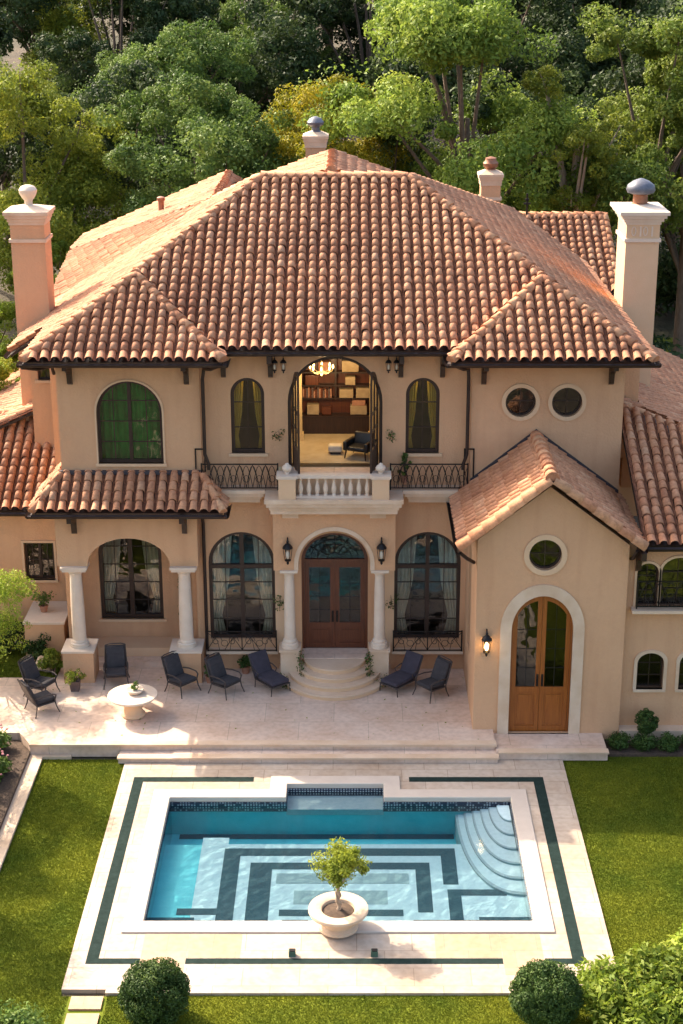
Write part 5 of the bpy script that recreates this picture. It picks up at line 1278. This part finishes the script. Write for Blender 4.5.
for k, x in enumerate((-.78, .98)):
    t = thing('deck_light', 'small square green fixture on the deck %s of the stone bowl' % ('left' if k == 0 else 'right'), 'fixture', (x, -13.82, -.316), group='deck fixtures')
    MB().box(-.075, .075, -.06, .06, 0, .13).build('housing', GREENPOT, t); MB().box(-.06, .06, -.05, .05, .13, .145).build('lid', IRON, t)

# ------------------------------------------------------------------ terrace furniture
def patio_chair(name, label, seatm, group):
    t = thing(name, label, 'chair', group=group)
    MB().rbox((0, -.02, .43), (.52, .56, .11), .045, Matrix.Rotation(R(-5), 3, 'X')).build('seat_cushion', seatm, t, smooth=True)
    rb = Matrix.Rotation(R(-20), 3, 'X')
    bk_ = MB().rbox((0, .34, .76), (.50, .11, .66), .045, rb)
    b_ = bk_.build('back_cushion', seatm, t, smooth=True)
    q = MB()
    for z in (-.12, .1): q.rbox(Vector((0, .34, .76))+rb @ Vector((0, -.058, z)), (.46, .012, .012), .004, rb, 1)
    q.build('seam', seatm, b_)
    f = MB()
    for s_ in (-1, 1):
        x = s_*.29
        f.tube([(x, -.27, .44), (x*1.05, -.30, .58), (x*1.1, -.2, .64), (x*1.08, .05, .645), (x, .28, .60)], .020, 7)
        f.tube([(x, -.27, .36), (x, .24, .34), (x*.97, .34, .62), (x*.9, .50, 1.1)], .02, 7)
        f.tube([(x, -.27, .46), (x, -.27, .36)], .018, 6)
    f.tube([(-.29, -.27, .37), (.29, -.27, .37)], .02, 7); f.tube([(-.29, .24, .34), (.29, .24, .34)], .02, 7)
    f.tube([(-.26, .5, 1.1), (-.15, .515, 1.13), (.15, .515, 1.13), (.26, .5, 1.1)], .018, 7)
    f.add([(-.27, .27, .4), (.27, .27, .4), (.25, .5, 1.08), (-.25, .5, 1.08), (-.27, .29, .4), (.27, .29, .4), (.25, .52, 1.08), (-.25, .52, 1.08)], [(0, 1, 2, 3), (7, 6, 5, 4), (0, 4, 5, 1), (2, 6, 7, 3), (0, 3, 7, 4), (1, 5, 6, 2)])
    f.box(-.27, .27, -.26, .25, .345, .365)
    f.build('frame', WICKER, t, smooth=True)
    for sx_ in (-1, 1):
        for sy_, yy in ((-1, -.27), (1, .24)):
            MB().tube([(sx_*.29, yy, .37), (sx_*.30, yy+sy_*.03, .2), (sx_*.34, yy+sy_*.09, 0)], [.02, .017, .015], 7).build('leg', WICKER, t, smooth=True)
    return t
CG = 'dark cushioned chairs on the terrace'
ch0 = patio_chair('patio_chair', 'dark cushioned chair standing between the left arcade columns behind the round table', CUSH, CG)
ch0.scale = (1.08, 1.05, .90); ch0.location = (-6.3, -1.0, 0); ch0.rotation_euler = (0, 0, R(8))
for x, y, rz, lab in [(-8.35, -1.7, R(62), 'dark chair at far left facing right, the rear one of the left pair'), (-8.15, -2.75, R(125), 'dark chair at far left seen from behind, the front one of the left pair'),
                      (-4.35, -1.5, R(48), 'dark chair between the round table and the right arcade pedestal'), (-3.1, -1.6, R(50), 'dark chair with a dark cushion in front of the left railed window'),
                      (2.75, -1.8, R(-50), 'dark chair right of the chaise, in front of the right railed window')]:
    dup(ch0, (x, y, 0), rz, lab)
def chaise(label, group):
    t = thing('chaise_lounge', label, 'lounge chair', group=group)
    MB().rbox((0, -.35, .36), (.60, 1.05, .12), .045).build('seat_cushion', CUSHP, t, smooth=True)
    MB().rbox((0, .38, .62), (.58, .12, .78), .045, Matrix.Rotation(R(-32), 3, 'X')).build('back_cushion', CUSHP, t, smooth=True)
    f = MB()
    for s_ in (-1, 1):
        x = s_*.31
        f.tube([(x, -.88, .27), (x, .18, .27), (x*.95, .60, .93)], .02, 7)
        f.tube([(x, .1, .27), (x*1.05, -.05, .5), (x*1.05, .25, .56), (x, .38, .56)], .018, 7)
    f.tube([(-.31, -.88, .27), (.31, -.88, .27)], .02, 7); f.tube([(-.29, .60, .93), (.29, .60, .93)], .02, 7); f.box(-.3, .3, -.87, .2, .26, .28)
    f.build('frame', WICKER, t, smooth=True)
    for sx_ in (-1, 1):
        for yy in (-.85, .16): MB().tube([(sx_*.31, yy, .28), (sx_*.33, yy, 0)], [.02, .016], 7).build('leg', WICKER, t, smooth=True)
    return t
c0 = chaise('plum cushioned lounge chair left of the entrance steps', 'lounge chairs by the steps')
c0.scale = (1.0, .80, .95); c0.location = (-1.95, -1.15, 0); c0.rotation_euler = (0, 0, R(38))
dup(c0, (2.0, -1.2, 0), R(-42), 'plum cushioned lounge chair right of the entrance steps')
tt = thing('round_table', 'round pale stone table on a flared drum base on the terrace', 'table', (-5.55, -3.05, 0))
MB().lathe([(.30, 0), (.33, .03), (.33, .07), (.27, .12), (.25, .25), (.28, .38), (.38, .5), (.42, .56)], (0, 0, 0), 32).build('pedestal', STUCCO2, tt, smooth=True)
MB().lathe([(.40, 0), (.66, .02), (.69, .05), (.68, .085), (.64, .095), (.01, .096)], (0, 0, .56), 40).build('table_top', LIMEW, tt, smooth=True)
bw = thing('plant_bowl', 'white bowl with a small green plant on the round table', 'potted plant', (-5.48, -3.0, .657))
MB().lathe([(.1, 0), (.2, .04), (.24, .1), (.23, .12), (.18, .1), (.01, .1)], (0, 0, 0), 24).build('bowl', LIMEW, bw, smooth=True)
obj('plant', leaves_mesh('plant', [(0, 0, .18), (.03, .02, .28), (-.05, 0, .2)], [.1, .08, .08], 50, .07, 7, LF_MID), bw)
def pot(label, x, y, z, m, r_, h, lm, seed, w2, h2, sq=False):
    t = thing('potted_plant', label, 'potted plant', (x, y, z))
    if sq: MB().lathe([(r_*.75, 0), (r_, h), (r_*.9, h), (r_*.85, h-.03), (.01, h-.03)], (0, 0, 0), 4, sq=True).build('pot', m, t)
    else: MB().lathe([(r_*.7, 0), (r_*.95, h*.8), (r_*1.1, h*.85), (r_*1.1, h), (r_*.9, h), (r_*.85, h-.03), (.01, h-.03)], (0, 0, 0), 20).build('pot', m, t, smooth=True)
    rg = np.random.RandomState(seed); cen = [(rg.normal()*w2*.25, rg.normal()*w2*.25, h+h2*rg.uniform(.1, .9)) for _ in range(14)]
    obj('plant', leaves_mesh('plant', cen, [w2*.25]*14, 28, .09, seed, lm, aspect=2.5), t)
    q = MB()
    for p in cen[:7]: q.tube([(0, 0, h-.03), (p[0]*.6, p[1]*.6, (h+p[2])/2), p], [.012, .009, .004], 5)
    q.build('stem', BARK, t)
    return t
pot('potted plant in a square dark planter beside the far left chairs', -7.42, -1.45, 0, DARKPOT, .15, .32, LF_OLIVE, 3, .5, .3, True)
pot('small potted plant against the right arcade pedestal', -3.62, -.95, 0, TERRA, .11, .22, LF_BOX, 4, .3, .4)
pot('small green plant on the ground under the left railed window', -2.62, -.3, 0, TERRA, .13, .22, LF_BOX, 5, .42, .32)
pot('small potted plant on the pale block left of the arcade', -8.75, 1.35, 1.26, TERRA, .13, .2, LF_MID, 8, .6, .5)
bk_ = thing('garden_block', 'peach masonry block with a pale top beside the left arcade', 'masonry block', (-8.65, 1.3, 0))
MB().box(-.55, .62, -.75, .85, -.05, 1.18).build('base', STUCCO, bk_); MB().box(-.58, .65, -.78, .87, 1.18, 1.25).build('top', LIMEW, bk_)
rk = thing('boulder', 'grey garden boulder beside the left arcade pedestal', 'rock', (-8.55, -.05, .05))
q = MB(); q.rbox((0, 0, .12), (.5, .4, .36), .12, Matrix.Rotation(.3, 3, 'Y')); q.build('stone', LIME, rk, smooth=True)
# climbing vines by the entrance columns and on the piers
def vine(label, x, y, z0, h, seed, w2=.12, m=LF_BOX, group=None):
    t = thing('climbing_vine', label, 'vine', (x, y, z0), group=group); rg = np.random.RandomState(seed)
    n = int(h/.09)+2
    cen = [(rg.normal()*w2*.4, rg.normal()*w2*.3, h*k/n) for k in range(n)]
    obj('foliage', leaves_mesh('foliage', cen, [w2]*n, 16, .07, seed, m), t)
    MB().tube([(0, 0, -.02), (.03, 0, h*.5), (0, 0, h)], [.012, .01, .005], 5).build('stem', BARK, t)
    return t
vine('green climbing vine beside the left entrance column', -.98, -1.08, .1, .95, 1); vine('green climbing vine beside the right entrance column', 1.0, -1.08, .1, .95, 2)
vine('low green vine at the foot of the left entrance column', -1.5, -1.2, 0, .35, 3, .2); vine('low green vine at the foot of the right entrance column', 1.45, -1.2, 0, .35, 4, .2)
vine('green wall plant between the left tall window and the left entrance column', -1.60, -.15, 2.0, .4, 5, .14); vine('green wall plant between the right entrance column and the right tall window', 1.62, -.15, 2.0, .4, 6, .14)
vine('dark vine on the pier right of the arcade window', -4.55, 1.25, 1.1, 1.3, 7, .14)
vine('small green plant on the wall left of the balcony doors', -1.55, -.12, 7.1, .25, 8, .12, LF_BOX); vine('small green plant on the wall right of the balcony doors', 1.62, -.12, 7.1, .25, 9, .12, LF_BOX)
pot('small palm-like plant standing on the right side of the balcony', 1.98, -.22, 5.862, TERRA, .09, .2, LF_MID, 12, .22, .75)

rg = np.random.RandomState(77)
cen = [(rg.uniform(-9, 5), rg.uniform(-4.6, -.4), .012) for _ in range(70)]
lt = leaves_mesh('leaf_litter', cen, [.006]*70, 1, .07, 5, LF_OLIVE, flat=.05, up=6)
obj('leaf_litter', lt, label='scattered fallen leaves on the terrace paving', category=None, kind='stuff') if False else tagp(obj('leaf_litter', lt), 'scattered fallen leaves on the terrace paving', 'leaves', None, 'stuff')

# ------------------------------------------------------------------ lanterns
def lantern(label, x, y, z, s_=1.0, lit=False, group=None, hang=False, axis='y'):
    t = thing('hanging_lantern' if hang else 'wall_lantern', label, 'lantern', (x, y, z), group=group); t.scale = (s_,)*3
    q = MB()
    if hang: q.tube([(0, 0, .22), (0, 0, .42)], .012, 5)
    else: q.box(-.05, .05, .10, .125, -.14, .12); q.tube([(0, .11, -.08), (0, .06, -.16), (0, 0, -.17)], .014, 6); q.tube([(0, .11, .1), (0, .05, .3), (0, 0, .27)], .014, 6)
    for k in range(6):
        a = k*PI/3; q.tube([(.055*math.cos(a), .055*math.sin(a), -.13), (.085*math.cos(a), .085*math.sin(a), .11)], .007, 4)
    q.lathe([(.10, 0), (.09, .03), (.05, .08), (.02, .1), (.025, .13), (.005, .17)], (0, 0, .11), 12)
    q.lathe([(.01, -.08), (.025, -.05), (.02, -.02), (.06, 0), (.06, .015)], (0, 0, -.14), 12)
    q.build('cage', IRON, t)
    MB().lathe([(.02, 0), (.045, .05), (.04, .12), (.01, .16)], (0, 0, -.1), 10).build('bulb' if lit else 'lamp_glass', BULB if lit else CREAM, t, smooth=True)
    return t
lantern('black wall lantern left of the porch arch', -1.31, -.93, 3.98, 1.5, False, 'porch lanterns')
lantern('black wall lantern right of the porch arch', 1.33, -.93, 3.98, 1.5, False, 'porch lanterns')
lantern('lit black lantern on the gable wall left of the orange door', 4.08, -4.03, 2.55, 1.45, True)
for k, (x, lab) in enumerate(((-1.62, 'outer black lantern hanging under the eave left of the balcony doors'), (-1.38, 'inner black lantern hanging under the eave left of the balcony doors'), (1.50, 'inner black lantern hanging under the eave right of the balcony doors'), (1.72, 'outer black lantern hanging under the eave right of the balcony doors'))):
    lantern(lab, x, -.35, 9.25, .9, False, 'lanterns under the eave', hang=True)

# ------------------------------------------------------------------ furnishings of the upper hall
ck = thing('bookcase', 'dark wooden bookcase with cream boxes against the back wall of the upper hall', 'bookcase', (.0, 3.25, 6.25))
q = MB(); q.box(-1.1, 1.2, 0, .4, 0, .52); q.box(-1.15, 1.25, -.03, .42, .52, .57)
q.box(-1.1, -1.04, .1, .4, .57, 2.9); q.box(1.14, 1.2, .1, .4, .57, 2.9); q.box(-.02, .04, .1, .4, 1.05, 2.9)
for z in (1.05, 1.45, 1.85, 2.3, 2.88): q.box(-1.1, 1.2, .08, .4, z, z+.04)
q.box(-1.1, 1.2, .38, .42, .9, 2.9)
q.build('carcass', WOODD, ck)
q = MB(); rng = random.Random(5)
boxes = [(-.85, .58, .36, .3), (-.4, .58, .28, .22), (.45, .58, .5, .28), (.5, .861, .4, .16), (.12, 1.1, .42, .26), (.62, 1.1, .4, .3), (-.9, 1.5, .4, .3), (.3, 1.5, .3, .24), (-.5, 1.9, .35, .3), (.2, 1.9, .5, .33)]
BOXM = mat('box_card', (0.30, 0.21, 0.12), (0.44, 0.33, 0.20), 0.9, 5)
for k, (x0, z0, w2, h2) in enumerate(boxes):
    bx_ = MB().rbox((x0+w2/2, .2, z0+h2/2), (w2, .3, h2), .02).build('storage_box', (BOXM, WOODM, BOXM, TERRA, BOXM)[k % 5], ck)
for k in range(16):
    x0 = -.98+k*.055; MB().box(x0, x0+.045, .12, .34, 1.091, 1.091+rng.uniform(.2, .32)).build('book', (TERRA, WOODM, DARKPOT)[k % 3], ck)
MB().box(-1.04, 1.14, .345, .395, .57, 2.88).build('back_panel', WOODM, ck)
for k, (x, lab) in enumerate(((-1.12, 'gold square pillar at the left side of the upper hall'), (1.16, 'gold square pillar at the right side of the upper hall'))):
    t = thing('pillar', lab, 'pillar', (x, 2.7, 6.25), group='gold pillars in the upper hall')
    MB().box(-.14, .14, -.14, .14, .2, 3.1).build('shaft', INGOLD, t); MB().box(-.18, .18, -.18, .18, 0, .2).build('base', INGOLD, t)
ac = thing('armchair', 'black leather armchair on the upper hall floor just inside the balcony doors', 'armchair', (.72, .95, 6.25), R(-25)); ac.scale = (.92, .92, .8)
MB().rbox((0, 0, .36), (.6, .65, .16), .06).build('seat', LEATHER, ac, smooth=True); MB().rbox((0, .3, .58), (.62, .16, .5), .06, Matrix.Rotation(R(-12), 3, 'X')).build('backrest', LEATHER, ac, smooth=True)
for s_ in (-1, 1): MB().rbox((s_*.36, 0, .45), (.13, .7, .34), .05).build('armrest', LEATHER, ac, smooth=True)
for sx_ in (-1, 1):
    for sy_ in (-1, 1): MB().tube([(sx_*.32, sy_*.3, .3), (sx_*.36, sy_*.34, 0)], [.03, .02], 6).build('leg', WOODD, ac)
pu = thing('pouf', 'small cream footstool left of the black armchair in the upper hall', 'footstool', (.02, 1.3, 6.25))
MB().rbox((0, 0, .16), (.42, .34, .2), .07).build('cushion', CREAM, pu, smooth=True); MB().box(-.15, .15, -.12, .12, 0, .07).build('base', WOODD, pu)
chd = thing('chandelier', 'lit gold chandelier hanging in the upper hall', 'chandelier', (-.38, 1.9, 8.62))
q = MB(); q.tube([(0, 0, .1), (0, 0, 1.12)], .012, 5); q.lathe([(.01, -.22), (.06, -.15), (.03, -.05), (.05, 0), (.02, .1)], (0, 0, 0), 12)
bb = MB()
for k in range(8):
    a = k*PI/4; ca, sa = math.cos(a), math.sin(a)
    q.tube([(0, 0, -.05), (.15*ca, .15*sa, -.14), (.3*ca, .3*sa, -.08), (.33*ca, .33*sa, 0)], .011, 5); bb.lathe([(.015, 0), (.03, .04), (.022, .09), (.004, .12)], (.33*ca, .33*sa, 0), 8)
q.build('arms', INGOLD, chd); bb.build('bulbs', BULB, chd)
for (x, y, z, e) in ((-.35, 1.7, 8.25, 36), (.5, 2.3, 9.0, 16)):
    l = bpy.data.lights.new('chandelier_light', 'POINT'); l.energy = e; l.color = (1, .72, .36); l.shadow_soft_size = .25
    lo = bpy.data.objects.new('chandelier_light', l); C.objects.link(lo); lo.location = (x, y, z)
for x in (-2.4, 2.45):
    l = bpy.data.lights.new('room_light', 'POINT'); l.energy = 5; l.color = (1, .78, .25); l.shadow_soft_size = .1
    lo = bpy.data.objects.new('room_light', l); C.objects.link(lo); lo.location = (x, .62, 8.95)
l = bpy.data.lights.new('lantern_light', 'POINT'); l.energy = 1.5; l.color = (1, .7, .35); l.shadow_soft_size = .05
lo = bpy.data.objects.new('lantern_light', l); C.objects.link(lo); lo.location = (4.08, -4.2, 2.5)
